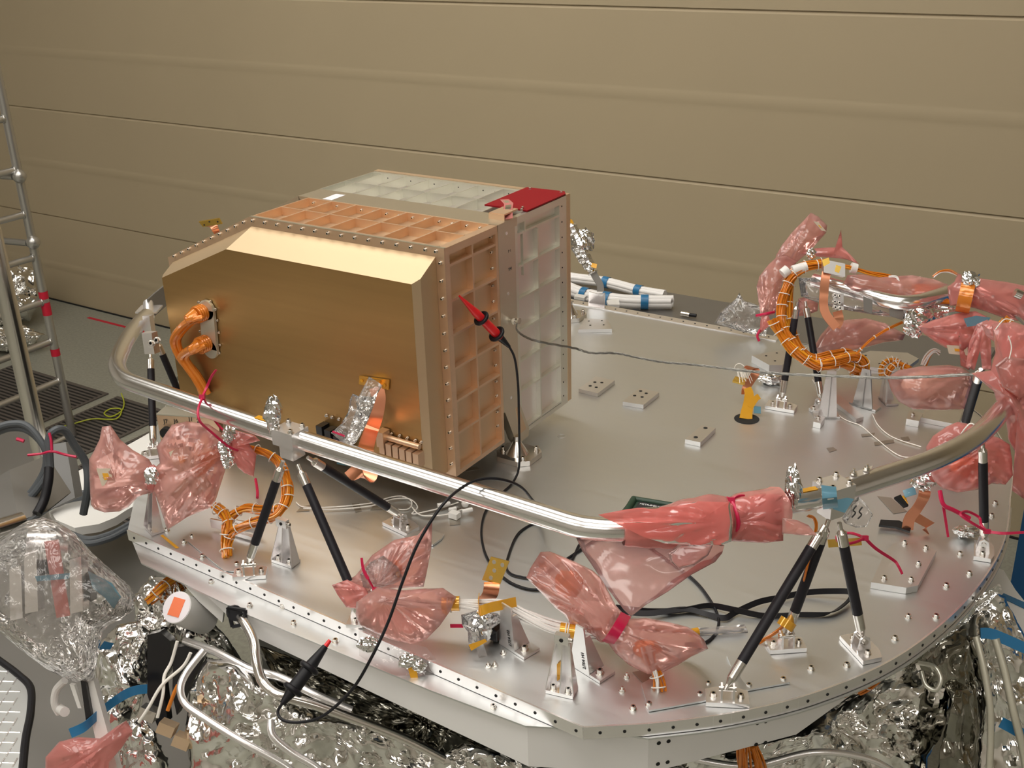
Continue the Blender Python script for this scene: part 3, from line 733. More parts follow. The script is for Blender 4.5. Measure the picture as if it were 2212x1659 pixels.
for q in [(326, 705), (328, 742), (340, 735)]: bolt(rail, P(*q, ZR - .01), -R2, r=.006)

# ------------------------------------------------------------ harness stands (tapered brackets)
def stand(label, c, x, h, w0=.024, w1=.011, depth=.022, txt=None, kap=False, bolts=2, m='alb'):
    # front plate tapered, rear gusset rib, foot, top ear
    x = V((x[0], x[1], 0)).normalized(); n = V((x.y, -x.x, 0)); c = V((c.x, c.y, .0006))
    t = thing('harness_stand', label, 'bracket', c)
    b = MB(); b.prism([c - x * w0 * 1.0, c + x * w0, c + x * w0 - n * depth * 1.2, c - x * w0 - n * depth * 1.2], (0, 0, .006)); ft = obj('foot', b, M[m], t)
    b = MB(); q = [c - x * w0 - n * depth, c + x * w0 - n * depth]; tp = V((0, 0, h)) - n * depth
    b.prism([q[0] + V((0, 0, .006)), q[1] + V((0, 0, .006)), c + x * w1 + tp, c - x * w1 + tp], -n * .002); obj('web', b, M[m], t, 20)
    b = MB(); b.prism([c + n * 0 + V((0, 0, .006)), c - n * depth + V((0, 0, .006)), c + tp, c + tp + n * .008, ], x * .0022)
    obj('gusset', b, M[m], t)
    for k in (-1, 1):
        b = MB(); b.prism([c + x * w0 * k + V((0, 0, .006)), c + x * w0 * k - n * depth + V((0, 0, .006)), c + x * w1 * k + tp, c + x * w1 * k + tp + n * .003], x * .0015 * k); obj('side_flange', b, M[m], t)
    b = MB(); b.prism([c - x * w1 * 1.1 + tp + V((0, 0, 0)), c + x * w1 * 1.1 + tp, c + x * w1 * 1.1 + tp + V((0, 0, .016)), c - x * w1 * 1.1 + tp + V((0, 0, .016))], n * .010); obj('head', b, M[m], t)
    b = MB(); b.cyl(c + tp + V((0, 0, .008)) + n * .0102, c + tp + V((0, 0, .008)) + n * .0108, .0032, n=12); obj('head_hole', b, M['hole'], t)
    bolt(t, c + tp + x * w1 * 1.1 + V((0, 0, .008)) + n * .005, x, .0035)
    for k in ((-1, 1) if bolts == 2 else (1,)): bolt(ft, c + x * w0 * .55 * k - n * depth * .35 + V((0, 0, .006)), r=.0046)
    if kap:
        b = MB(); b.prism([c - x * .010 - n * depth * .9 + V((0, 0, .012)), c - x * .001 - n * depth * .9 + V((0, 0, .022)), c - x * .001 - n * depth * .9 + V((0, 0, h * .62)), c - x * .010 - n * depth * .9 + V((0, 0, h * .5))], n * .001); obj('tape', b, M['ktape'], t)
    return t
def plainstand(label, c, x, h, w0, w1, txt=None, dirn=1):
    x = V((x[0], x[1], 0)).normalized(); n = V((x.y, -x.x, 0)); c = V((c.x, c.y, .0006))
    t = thing('harness_stand', label, 'bracket', c)
    b = MB(); b.prism([c - x * w0, c + x * w0, c + x * w1 + V((0, 0, h)), c - x * w1 + V((0, 0, h))], -n * .003); obj('plate', b, M['al'], t, 20)
    b = MB(); b.prism([c + x * w0 - n * .003, c + x * w0 - n * .035, c + x * (w1 + .2 * (w0 - w1)) - n * .012 + V((0, 0, h * .8)), c + x * (w1 + .2 * (w0 - w1)) - n * .003 + V((0, 0, h * .8))], -x * .003); obj('gusset', b, M['al'], t)
    b = MB(); b.prism([c + x * w0, c + x * (w0 + .022), c + x * (w0 + .022) - n * .035, c + x * w0 - n * .035], (0, 0, .005)); obj('foot', b, M['al'], t)
    bolt(t, c + x * (w0 + .009) - n * .014 + V((0, 0, .005)), r=.0052)
    if txt: text(t, txt, c + x * w0 * .62 + n * .0006 + V((0, 0, h * .12)), V((0, 0, 1)) * 1.0 - x * .15, -x, .0085, M['print'])
    return t
stand('tapered bright stand with open foot behind the left strut', P(608, 1222, 0), (1, .05), .075)
stand('tapered stand near the front rim with an amber tape strip', P(1208, 1505, 0), (1, .2), .088, w0=.022, w1=.010, kap=True)
stand('tapered stand on a rounded foot at the left corner of the deck', P(320, 1150, 0), (.9, -.3), .085, w0=.020, w1=.008, bolts=1)
plainstand('pale triangular stand with printed marks below the amber taped wires', P(1095, 1402, 0), (.95, -.25), .085, .019, .012, '2754 M2')
plainstand('pale triangular stand with printed marks under the front pink bag', P(1252, 1450, 0), (.95, -.25), .085, .022, .008, '2754 M1')
def tallstand(label, c, h, w0, w1, x=(1, .3)):
    x = V((x[0], x[1], 0)).normalized(); n = V((x.y, -x.x, 0)); t = thing('harness_stand', label, 'bracket', (c.x, c.y, 0)); c = V((c.x, c.y, .0006))
    b = MB(); b.prism([c - x * w0, c + x * w0, c + x * w1 + V((0, 0, h)), c - x * w1 + V((0, 0, h))], -n * .004); obj('plate', b, M['al'], t, 20)
    b = MB(); b.prism([c + V((0, 0, .0)), c - n * .03, c - n * .004 + V((0, 0, h * .9)), c + V((0, 0, h * .9))], x * .003); obj('gusset', b, M['al'], t)
    b = MB(); b.prism([c - x * w0 * 1.3, c + x * w0 * 1.3, c + x * w0 * 1.3 - n * .03, c - x * w0 * 1.3 - n * .03], (0, 0, .005)); obj('foot', b, M['al'], t)
tallstand('tall pale tapered stand in front of the orange harness loop', P(1787, 905, 0), .12, .022, .010, (.9, .5)); tallstand('pale triangular stand right of the tall tapered stand', P(1862, 882, 0), .10, .026, .010, (1, -.2))
tallstand('short pale stand beside the pink bag at the back right', P(1905, 868, 0), .07, .020, .010, (.6, -.8))
# left: ivory triangular bracket and connector panel with printed marks
t = thing('ivory_frame_bracket', 'ivory triangular frame bracket under the left end of the gold box', 'bracket', P(395, 860, 0) + V((0, 0, 0)))
y = P(420, 880, .03).y
def yb(px, py): return Py(px, py, y)
b = MB(); o = [yb(368, 858), yb(382, 818), (yb(395, 812)), yb(422, 826), yb(428, 838)]
for a, c_ in zip(o, o[1:]): b.box(a.lerp(c_, .5), ((c_ - a).length + .006, .02, .010), X=(c_ - a), Y=(0, 1, 0))
b.box(yb(398, 868), (.075, .02, .012)); b.box(yb(372, 880), (.02, .02, .05)); obj('frame', b, M['ivory'], t)
bolt(t, yb(418, 842) + V((0, -.01, 0)), (0, -1, 0), .005)
t = thing('connector_panel', 'connector panel with hand marked numbers behind the left pink bag', 'panel', P(390, 1000, .0))
a, c_ = P(338, 897, .10), P(520, 905, .10); c_ = P(470, 905, .10)
d = (c_ - a).normalized()
b = MB(); b.prism([a, c_, c_ - V((0, 0, .10)), a - V((0, 0, .10))], V((d.y, -d.x, 0)) * -.02); obj('plate', b, M['gold_al'], t)
b = MB(); b.prism([a + V((0, 0, .0005)), c_ + V((0, 0, .0005)), c_ + V((-d.y, d.x, 0)) * .04, a + V((-d.y, d.x, 0)) * .04], (0, 0, .003)); obj('top_flange', b, M['ivory'], t)
for s_, q in (('J7', (354, 914)), ('J6', (376, 913)), ('J1', (408, 909)), ('2', (425, 913))):
    v = ray(*q); n = V((d.y, -d.x, 0)); tt = (a - CAM).dot(n) / v.dot(n); text(t, s_, CAM + v * tt + n * .0008, d, (0, 0, 1), .014, M['print'])
b = MB()
for q in [(362, 932), (395, 930), (425, 936)]:
    v = ray(*q); tt = (a - CAM).dot(n) / v.dot(n); p = CAM + v * tt; b.cyl(p, p + n * .012, .013, n=16)
obj('port', b, M['hole'], t)
def crump(mb, c, r, sc, seed, n=18, m=12, amp=.35):
    random.seed(seed); s0 = len(mb.v); mb.ball((0, 0, 0), 1, n, m)
    for i in range(s0, len(mb.v)):
        v = V(mb.v[i]); k = 1 + amp * (noise.noise(v * 2.1 + V((seed, 0, 0))) + .6 * noise.noise(v * 5 + V((0, seed, 0))) + random.uniform(-.25, .25))
        v = v * k; mb.v[i] = tuple(V(c) + (R0 * v.x * sc[0] - R1 * v.z * sc[2] + R2 * v.y * sc[1]) * r)
def foilcap(label, px, py, z, sc, r, seed, par=None):
    b = MB(); crump(b, P(px, py, z), r, sc, seed); o = obj('crumpled_foil', b, M['foils'], None, flat=True); tag(o, label, 'foil'); return o
foilcap('crumpled foil lump standing on the rail clamp in front of the gold box', 588, 893, ZR + .035, (.65, .6, 1.25), .024, 3)
foilcap('pointed crumpled foil lump on the rail beside the pink sleeve', 1714, 1052, ZR + .03, (.55, .55, 1.4), .022, 8)
foilcap('crumpled foil bundle at the foot of the back right strut', 1668, 818, .015, (1.6, 1, .6), .022, 21)
foilcap('small foil wrapped piece on the deck near the upright right strut', 2090, 1148, .014, (1.4, 1, .6), .018, 31)
foilcap('small foil knot at the end of the blue taped bundle under the right rail', 1995, 1040, .11, (1.2, .9, .9), .019, 41)

# ------------------------------------------------------------ cables and test leads
def cable(mb, pts, r, n=8, k=8): mb.tube(smooth(pts, k), r, n)
t = thing('test_lead', 'red test clip on the box with its long black lead looping to the meter', 'test lead', Px(1040, 690, .05))
tip = Px(992, 639, .006); tl = Px(1100, 749, .05) ; d = (tl - tip).normalized()
L = (tl - tip).length
b = MB(); b.cyl(tip, tip + d * L * .33, .0018, .0085, n=20); b.cyl(tip + d * L * .33, tip + d * L * .70, .0085, .0095, n=20); b.cyl(tip + d * L * .70, tip + d * L * .80, .0095, .0085, n=20); obj('clip_body', b, M['redp'], t, 40)
b = MB(); b.torus(tip + d * L * .43, d, .0135, .0036, 28, 8); b.cyl(tip + d * L * .42, tip + d * L * .45, .012, n=24); obj('guard_ring', b, M['black'], t, 50)
b = MB(); b.torus(tip + d * L * .74, d, .0145, .0036, 28, 8); b.cyl(tip + d * L * .73, tip + d * L * .76, .013, n=24); obj('guard_ring', b, M['black'], t, 50)
b = MB(); b.cyl(tip + d * L * .79, tip + d * L * 1.0, .0085, .0035, n=18); obj('strain_relief', b, M['black'], t, 50)
b = MB()
cable(b, [tl, Px(1112, 775, .065), Px(1119, 830, .08), Px(1121, 900, .08), P(1122, 975, .07), P(1120, 1015, .02), P(1108, 1042, .004), P(1090, 1060, .003), P(1062, 1085, .003), P(1045, 1115, .003), P(1040, 1155, .003), P(1050, 1200, .003), P(1075, 1235, .003), P(1110, 1262, .003), P(1160, 1274, .003), P(1210, 1258, .003), P(1240, 1200, .003), P(1262, 1165, .003), P(1330, 1120, .003), P(1360, 1100, .004)], .0024)
obj('lead_wire', b, M['black'], t)
t = thing('test_lead', 'black test clip below the front rim with its long lead over the rail', 'test lead', P(660, 1450, -.03))
dd = 1.80
tp_ = Pd(713, 1383, 1.80); en = Pd(616, 1512, 1.76); d = (en - tp_).normalized(); L = (en - tp_).length
b = MB(); b.cyl(tp_, tp_ + d * .014, .0032, .004, n=12); obj('tip', b, M['redp'], t)
b = MB(); b.cyl(tp_ + d * .012, tp_ + d * L * .45, .005, .0105, n=20); b.cyl(tp_ + d * L * .45, tp_ + d * L * .85, .0105, .0115, n=20); b.cyl(tp_ + d * L * .85, tp_ + d * L * 1.06, .010, .0045, n=18); obj('clip_body', b, M['black'], t, 50)
for f_ in (.47, .83):
    b = MB(); b.torus(tp_ + d * L * f_, d, .013, .0048, 26, 8); b.cyl(tp_ + d * L * (f_ - .02), tp_ + d * L * (f_ + .02), .0125, n=24); obj('guard_ring', b, M['black'], t, 50)
b = MB(); e_ = tp_ + d * L * 1.05
cable(b, [e_, Pd(600, 1538, 1.73), Pd(612, 1556, 1.71), Pd(650, 1560, 1.70), Pd(700, 1545, 1.69), Pd(760, 1490, 1.68), Pd(800, 1425, 1.66), Pd(838, 1345, 1.66), Pd(872, 1250, 1.66), Pd(905, 1170, 1.66), P(955, 1092, .29), P(1000, 1052, .292), P(1040, 1035, .29), P(1085, 1036, .28), P(1125, 1052, .25), P(1150, 1080, .20), P(1175, 1110, .10), P(1172, 1128, .02), P(1155, 1130, .003), P(1120, 1152, .003), P(1100, 1195, .003), P(1095, 1230, .003), P(1120, 1245, .003), P(1165, 1243, .003), P(1250, 1190, .003), P(1370, 1105, .004)], .0024)
obj('lead_wire', b, M['black'], t)
b = MB(); cable(b, [P(1400, 1180, .003), P(1490, 1245, .003), P(1530, 1290, .004), P(1552, 1335, .004), P(1545, 1368, .003), P(1522, 1388, .003), P(1480, 1390, .003)], .0024); tag(obj('black_wire', b, M['black']), 'thin black wire curving on the deck between the front pink bags', 'wire')
# flat black straps on the deck
b = MB()
s1 = smooth([P(1330, 1312, .004), P(1400, 1320, .004), P(1470, 1318, .006), P(1530, 1308, .006), P(1590, 1318, .010), P(1650, 1330, .005), P(1720, 1328, .006), P(1790, 1325, .006), P(1830, 1300, .01), P(1838, 1280, .015), P(1800, 1277, .012), P(1740, 1280, .008), P(1690, 1290, .008), P(1640, 1300, .01), P(1590, 1322, .006), P(1565, 1335, .006), P(1530, 1328, .004), P(1480, 1316, .008), P(1400, 1325, .010), P(1340, 1320, .008)], 6)
n = len(s1); wv = [V((math.sin(i * .05), .6, .9 + .5 * math.sin(i * .11))) for i in range(n)]
b.ribbon(s1, wv, .010, .0018); tag(obj('black_strap', b, M['black'], None, 50), 'flat black strap looped in a figure of eight on the deck behind the right tripod', 'strap')
# braided ground cable
b = MB()
gp = smooth([st + V((.012, 0, -.004)), Px(1116, 712, .03), Px(1132, 726, .06), Px(1165, 738, .13)] + [Pd(*u) for u in [(1240, 752, 2.33), (1275, 762, 2.33), (1330, 763, 2.34), (1370, 771, 2.34), (1430, 782, 2.34), (1500, 788, 2.34), (1560, 795, 2.33), (1620, 802, 2.32), (1700, 808, 2.31), (1800, 812, 2.28), (1900, 816, 2.25), (2000, 814, 2.22), (2090, 809, 2.18), (2135, 807, 2.16)]], 8)
for k in range(3):
    pts = []
    for i, p in enumerate(gp):
        a = i * .8 + k * 2.094; r_ = .0014 + .0005 * max(0, noise.noise(V((i * .1, 3, 0))))
        pts.append(p + (R0 * 0 + R1 * math.cos(a) + R2 * math.sin(a)) * r_)
    b.tube(pts, [.0013 + (.0007 if i > len(gp) * .6 else 0) for i in range(len(gp))], 6)
o = obj('braided_ground_cable', b, M['braid']); tag(o, 'braided steel ground cable stretched from the box stud to the pink bags at the right', 'cable')
# meter
t = thing('multimeter', 'dark green handheld meter lying behind the pink sleeve', 'multimeter', P(1410, 1085, 0))
a = P(1352, 1098, .045); c_ = P(1478, 1098, .035)
a = P(1371, 1073, .04); c_ = P(1475, 1091, .04); X = (c_ - a).normalized(); X.z = 0; X.normalize(); Y = V((X.y, -X.x, 0)); L = (c_ - a).length * 1.35
b = MB()
o = a + V((0, 0, -.038))
b.prism([o + X * x + Y * y for x, y in [(-.006, .004), (.010, -.004), (L - .01, 0), (L, .01), (L, .075), (L - .01, .085), (.0, .088), (-.012, .078)]], (0, 0, .034)); obj('case', b, M['green'], t, 30)
b = MB(); b.tube([o + X * .0 + V((0, 0, .035)) + Y * .004, o + X * L + V((0, 0, .035)) + Y * .002], .006, 12); b.tube([o + V((0, 0, .035)) + Y * .004, o + V((0, 0, .035)) + Y * .08], .007, 12); b.tube([o + X * L + V((0, 0, .035)), o + X * L + V((0, 0, .035)) + Y * .08], .006, 12); obj('bumper', b, M['green'], t, 60)
b = MB(); b.prism([o + X * x + Y * y + V((0, 0, .0342)) for x, y in [(.012, .010), (L - .01, .010), (L - .01, .078), (.012, .078)]], (0, 0, .001)); obj('front_panel', b, M['print'], t)
b = MB(); b.prism([o + X * x + Y * y + V((0, 0, .0354)) for x, y in [(.065, .016), (L - .02, .016), (L - .02, .045), (.065, .045)]], (0, 0, .001)); obj('screen', b, M['grey'], t)
text(t, 'METRA', o + X * .016 + Y * .021 + V((0, 0, .0356)), X, -Y, .0075, M['whiteink']); text(t, 'Hit', o + X * .038 + Y * .021 + V((0, 0, .0356)), X, -Y, .0095, M['whiteink']); text(t, '22S', o + X * .051 + Y * .021 + V((0, 0, .0356)), X, -Y, .0065, M['whiteink'])

# ------------------------------------------------------------ wire harnesses
def harness(name, label, paths, rb, nw, rw, mats, ties=None, cat='wire harness', seed=1, twist=.12, tiec='lace'):
    random.seed(seed); t = thing(name, label, cat, paths[0][0])
    b = MB()
    for pth in paths:
        s = smooth(pth, 7); N = len(s)
        T = [(s[min(i + 1, N - 1)] - s[max(i - 1, 0)]).normalized() for i in range(N)]; u = T[0].orthogonal().normalized(); fr = []
        for i in range(N):
            u = (u - T[i] * u.dot(T[i])).normalized(); fr.append((u, T[i].cross(u)))
        for k in range(nw):
            rr_ = rb * math.sqrt((k + .5) / nw); a0 = k * 2.4; b.k = random.choice(range(len(mats))) if len(mats) > 1 else 0; ph = random.uniform(0, 9); ja = random.uniform(.3, 1.2)
            pts = []
            for i in range(N):
                a = a0 + i * twist * .4; q = rr_ * (1 + .35 * math.sin(i * .35 * ja + ph)); pts.append(s[i] + fr[i][0] * math.cos(a) * q + fr[i][1] * math.sin(a) * q)
            b.tube(pts, rw, 5)
    wo = obj('wires', b, [M[m] for m in mats], t, 70)
    if ties:
        for pth in paths:
            s = smooth(pth, 7); N = len(s); i = 3
            while i < N - 2:
                d = (s[i + 1] - s[i - 1]).normalized(); b = MB(); b.torus(s[i], d, rb * 1.12 + rw, .0011, 16, 5); obj('lacing_tie', b, M[tiec], wo); i += ties
    return t
K = ['kapton', 'kapton2', 'kapton']
zz = lambda L: [P(*q) for q in L]
harness('wire_harness', 'orange wire bundle looping from the left pink bag down into the deck', [
    zz([(505, 965, .17), (540, 968, .17), (575, 980, .165), (602, 1000, .15), (617, 1035, .13), (618, 1075, .105), (598, 1112, .08), (560, 1125, .065), (525, 1135, .055), (500, 1150, .04), (492, 1175, .02), (494, 1202, .004)]),
    zz([(604, 1005, .15), (622, 1050, .12), (615, 1095, .09), (570, 1100, .075), (530, 1098, .07), (500, 1115, .055), (490, 1140, .045), (486, 1175, .02), (488, 1205, .004)])], .0075, 13, .0019, K, 7, seed=4)
harness('wire_harness', 'short orange wires coming from under the left pink bag to the deck slot', [zz([(462, 1095, .07), (478, 1105, .065), (492, 1125, .055), (497, 1150, .04)])], .009, 9, .002, K, 6, seed=8)
# front white and orange bundle
harness('wire_harness', 'white and orange wire bundle along the front between the pink bags', [
    zz([(800, 1285, .06), (860, 1300, .06), (920, 1306, .06), (980, 1305, .062), (1040, 1308, .062), (1090, 1310, .062), (1140, 1328, .058), (1190, 1348, .052), (1240, 1360, .05), (1300, 1365, .045)]),
    zz([(1090, 1312, .062), (1140, 1336, .056), (1190, 1358, .05), (1240, 1368, .046), (1300, 1372, .045)])], .0075, 12, .0019, ['white', 'white', 'kapton', 'white'], None, seed=5)
h_ = thing('tape_wrap', 'amber tape wraps on the front white wire bundle', 'tape', P(970, 1305, .06)) if 0 else None
def wrap(label, a, c_, r, m='ktape', tie=True):
    d = (c_ - a).normalized(); b = MB(); b.tube([a, a.lerp(c_, .5), c_], r, 14)
    t = thing('tape_wrap', label, 'tape', a); bo = obj('band', b, M[m], t, 50)
    if tie:
        for f_ in (.35, .5): b = MB(); b.torus(a.lerp(c_, f_), d, r + .0008, .0012, 18, 6); obj('lacing_tie', b, M['lace'], bo)
wrap('amber tape band on the white bundle beside the front left pink bag', P(955, 1305, .061), P(993, 1304, .062), .0125)
wrap('amber tape band on the white bundle above the tapered stand', P(1210, 1361, .05), P(1246, 1366, .048), .0125)
wrap('small amber tape band at the deck end of the front bundle', P(1490, 1368, .012), P(1508, 1364, .012), .007, tie=False)
b = MB(); b.ribbon(smooth([P(1035, 1290, .07), P(1035, 1318, .075), P(1060, 1312, .082), P(1115, 1300, .08)], 5), R1, .016, .001); tag(obj('amber_tape_flap', b, M['ktape']), 'amber tape flap folded over the wires under the upright gold plate', 'tape')
b = MB(); b.ribbon([P(1505, 1366, .006), P(1612, 1358, .006)], V((0, 1, 0)), .018, .004); b.ribbon([P(1520, 1366, .009), P(1600, 1360, .009)], V((0, 1, 0)), .008, .003); tag(obj('clear_sleeve', b, M['clear'], None), 'flat clear sleeve lying on the deck right of the front pink bag', 'sleeve')
harness('wire_harness', 'orange and white wires dropping from the front pink bag into the deck slot', [zz([(1398, 1395, .06), (1408, 1430, .04), (1420, 1465, .018), (1424, 1494, .001)])], .008, 10, .0019, ['kapton', 'kapton', 'white'], 5, seed=6)
b = MB(); c = P(1424, 1494, .0004); b.cyl(c, c + V((0, 0, .0006)), .012, n=20); obj('cable_slot', b, M['hole'], deck)
b = MB(); c = P(495, 1204, .0004); b.cyl(c, c + V((0, 0, .0006)), .012, n=20); obj('cable_slot', b, M['hole'], deck)
b = MB(); b.box(P(537, 1138, .02), (.055, .004, .022), X=(1, .2, 0)); b.box(P(525, 1156, .01), (.05, .008, .008), X=(1, .1, 0)); b.box(P(470, 1132, .02), (.03, .004, .02), X=(1, .2, 0)); tag(obj('slot_cover', b, M['alb'], None), 'small bright bent metal cover behind the orange wires', 'cover')
# wires on the strut
harness('wire_harness', 'thin orange wires taped along the middle strut of the right tripod', [zz([(1745, 1115, .235), (1757, 1120, .23), (1762, 1140, .215), (1752, 1190, .18), (1740, 1240, .14), (1728, 1290, .09), (1708, 1335, .05), (1680, 1362, .02), (1645, 1385, .006), (1632, 1400, .002)])], .0022, 4, .0012, ['kapton', 'korange'], None, seed=9)
wrap('amber tape wrap at the lower end of the wired strut', P(1704, 1340, .055), P(1694, 1356, .045), .014, tie=False)
# right loop
dz2 = lambda L: [Pd(*q) for q in L]
dz_ = lambda L: [Pd(q[0], q[1], q[2] + .24) for q in L]
dz = lambda L: [Pd(q[0], q[1], q[2] + .24) for q in L]
harness('wire_harness', 'thick orange wire loop rising from the deck at the back right', [
    dz([(1780, 572, 2.36), (1740, 578, 2.36), (1712, 595, 2.36), (1697, 625, 2.36), (1690, 660, 2.36), (1690, 695, 2.35), (1705, 730, 2.34), (1730, 765, 2.33), (1760, 785, 2.32), (1800, 780, 2.32), (1840, 770, 2.33), (1865, 780, 2.34), (1868, 810, 2.36)]),
    dz([(1790, 568, 2.38), (1745, 572, 2.38), (1715, 590, 2.38), (1703, 640, 2.38), (1705, 690, 2.37), (1722, 740, 2.36), (1755, 775, 2.35), (1800, 768, 2.35), (1835, 762, 2.36), (1850, 785, 2.37), (1845, 815, 2.38)]),
    dz([(1668, 690, 2.34), (1680, 715, 2.34), (1700, 742, 2.33), (1730, 770, 2.32), (1770, 792, 2.32), (1820, 788, 2.34), (1855, 800, 2.36)])], .0095, 15, .0022, K, 5, seed=10)
harness('wire_harness', 'orange wires running along the top of the back rail', [dz([(1780, 575, 2.36), (1820, 576, 2.36), (1850, 582, 2.36), (1880, 590, 2.36), (1915, 598, 2.36), (1940, 605, 2.36)])], .005, 7, .0019, K, None, seed=11)
harness('wire_harness', 'thin orange wire branch with white sleeves hanging over the back rail', [dz([(1920, 598, 2.34), (1938, 600, 2.33), (1946, 625, 2.32), (1954, 655, 2.32), (1965, 675, 2.32), (1975, 690, 2.32)])], .0022, 4, .0013, ['kapton', 'white'], None, seed=12)
harness('wire_harness', 'single orange wire running from the deck loop up to the right bag', [dz([(1850, 765, 2.32), (1880, 735, 2.30), (1915, 712, 2.30), (1950, 696, 2.30)])], .002, 4, .0015, ['kapton', 'korange'], 6, seed=13)
harness('wire_harness', 'small curled orange bundle on the deck right of the thick loop', [dz([(1905, 812, 2.38), (1905, 795, 2.38), (1915, 780, 2.38), (1935, 778, 2.38), (1945, 790, 2.37), (1960, 800, 2.36), (1985, 805, 2.36)]), dz([(1915, 815, 2.38), (1925, 795, 2.36), (1940, 785, 2.36), (1965, 795, 2.34)])], .006, 9, .0018, K, 3, seed=14)
harness('wire_harness', 'orange and white wires under the pink bag at the back right', [dz([(1995, 790, 2.36), (2005, 770, 2.36), (2018, 758, 2.36), (2030, 762, 2.36)])], .006, 8, .0018, ['kapton', 'white'], None, seed=15)
harness('wire_harness', 'orange wires between the pink bags at the right edge', [dz2([(2165, 690, 2.2), (2185, 715, 2.2), (2205, 745, 2.2), (2225, 760, 2.2)])], .010, 10, .0020, K, 6, seed=16)
harness('wire_harness', 'white wire curl looping above the back rail', [dz_([(2015, 598, 2.36), (2030, 588, 2.36), (2048, 585, 2.36), (2062, 590, 2.36), (2078, 600, 2.36)])], .0028, 4, .0016, ['white', 'white', 'kapton'], None, seed=17)
for lb, a, c_ in (('white tape sleeve at the top of the orange loop', (1712, 585), (1742, 576)), ('white tape band where the loop meets the rail', (1838, 578), (1850, 581)), ('white and amber tape band on the left of the orange loop', (1690, 592), (1702, 582))):
    wrap(lb, Pd(*a, 2.60), Pd(*c_, 2.60), .0125, 'white', False)
harness('wire_harness', 'orange wires hanging down the right side of the deck edge near the foil', [dz2([(1945, 1415, 1.80), (1900, 1440, 1.80), (1860, 1470, 1.80), (1820, 1500, 1.82)]), dz2([(1935, 1432, 1.82), (1890, 1462, 1.82), (1850, 1490, 1.84)])], .009, 12, .0022, ['kapton', 'korange'], 7, seed=18)
harness('wire_harness', 'orange wires hanging below the front corner of the skirt', [dz2([(1600, 1605, 1.78), (1605, 1640, 1.80), (1612, 1690, 1.84)]), dz2([(1625, 1608, 1.80), (1640, 1650, 1.82), (1640, 1700, 1.86)])], .011, 12, .0022, ['kapton', 'korange'], None, seed=19)
harness('wire_harness', 'orange and yellow wires behind the printed canister at the lower left', [dz2([(390, 1240, 2.18), (365, 1258, 2.16), (340, 1280, 2.14), (320, 1300, 2.14)]), dz2([(400, 1260, 2.2), (375, 1280, 2.18), (345, 1300, 2.16)])], .008, 9, .0026, ['korange', 'kapton2'], 6, seed=20)
# thin white wires on the deck under the box
b = MB()
for k, L in enumerate(([(640, 1085), (655, 1095), (700, 1096), (760, 1092), (810, 1085), (840, 1075), (870, 1072), (890, 1085), (880, 1100), (850, 1098), (838, 1085)], [(655, 1098), (720, 1100), (800, 1093), (850, 1078), (885, 1078), (902, 1095), (890, 1110), (920, 1105), (960, 1095), (990, 1085)], [(890, 1095), (910, 1113), (960, 1112), (1000, 1100)])):
    cable(b, [P(*q, .003 + .002 * k) for q in L], .0013, 6, 6)
tag(obj('white_wires', b, M['lace']), 'thin white wires taped on the deck below the gold box', 'wire')
b = MB()
for a, c_ in (((945, 1092), (972, 1087)), ((998, 1105), (1020, 1100)), ((985, 1098), (970, 1102))): b.cyl(P(*a, .012), P(*c_, .012), .0045, n=10)
b.box(P(982, 1112, .008), (.02, .015, .012)); b.ball(P(1005, 1088, .012), .008); tag(obj('inline_splices', b, M['wpaint']), 'small white splice sleeves on the wires below the gold box', 'connector')
b = MB()
cable(b, [P(1755, 820, .003), P(1810, 895, .003), P(1860, 920, .003), P(1890, 945, .003), P(1945, 985, .003), P(2000, 985, .003)], .0011, 5); cable(b, [P(1885, 895, .003), P(1898, 920, .003), P(1930, 945, .003), P(1990, 965, .003)], .0011, 5)
tag(obj('white_wires', b, M['lace']), 'thin white wires lying on the deck in front of the right pink bags', 'wire')
# zip ties
def zt_(label, loop, tail, r=.0022, head=None):
    t = thing('cable_tie', label, 'cable tie', loop[0]); b = MB(); cable(b, loop, r, 7, 6); obj('loop', b, M['tie'], t)
    b = MB(); s = smooth(tail, 6); b.ribbon(s, R0 * .8 - R1 * .5, [.0055 * (1 - .3 * i / len(s)) for i in range(len(s))], .0016); obj('tail', b, M['tie'], t)
    if head is not None: b = MB(); b.box(head, (.010, .008, .009), X=R0, Y=R1); obj('head', b, M['tie'], t, 25)
hq = P(437, 857, .29)
zt_('crimson cable tie looped over the rail with its tail sticking up before the gold face', [P(437, 860, .288), P(428, 885, .285), P(432, 910, .27), P(455, 932, .24), P(495, 965, .20), P(518, 972, .18), P(500, 945, .19), P(478, 925, .2), P(462, 905, .22), P(452, 880, .25), P(440, 862, .285)], [hq, P(446, 838, .30), P(456, 815, .32), P(467, 799, .335)], .0024, hq)
ce = P(1577, 1116, ZR); dr = (P(1600, 1112, ZR) - P(1550, 1121, ZR)).normalized(); up = V((0, 0, 1)); sd = dr.cross(up)
ring = [ce + (up * math.cos(a) + sd * math.sin(a)) * .0275 for a in [i * math.pi / 6 for i in range(13)]]
hq = ce + up * .029
zt_('crimson cable tie tightened round the pink sleeve on the rail', ring, [hq, hq + dr * .012 + up * .004, hq + dr * .022 + up * .003], .0032, hq)
hq = Pd(1868, 1162, 1.77)
zt_('crimson cable tie round the right tripod with its tail hanging over the deck', [hq, Pd(1845, 1172, 1.75), Pd(1820, 1175, 1.75), Pd(1808, 1165, 1.77), Pd(1812, 1155, 1.80), Pd(1840, 1152, 1.80), hq], [hq, Pd(1892, 1185, 1.78), Pd(1930, 1210, 1.80), Pd(1940, 1222, 1.80), Pd(1949, 1240, 1.80)], .0024, hq)
hq = Pd(2132, 1148, 1.93)
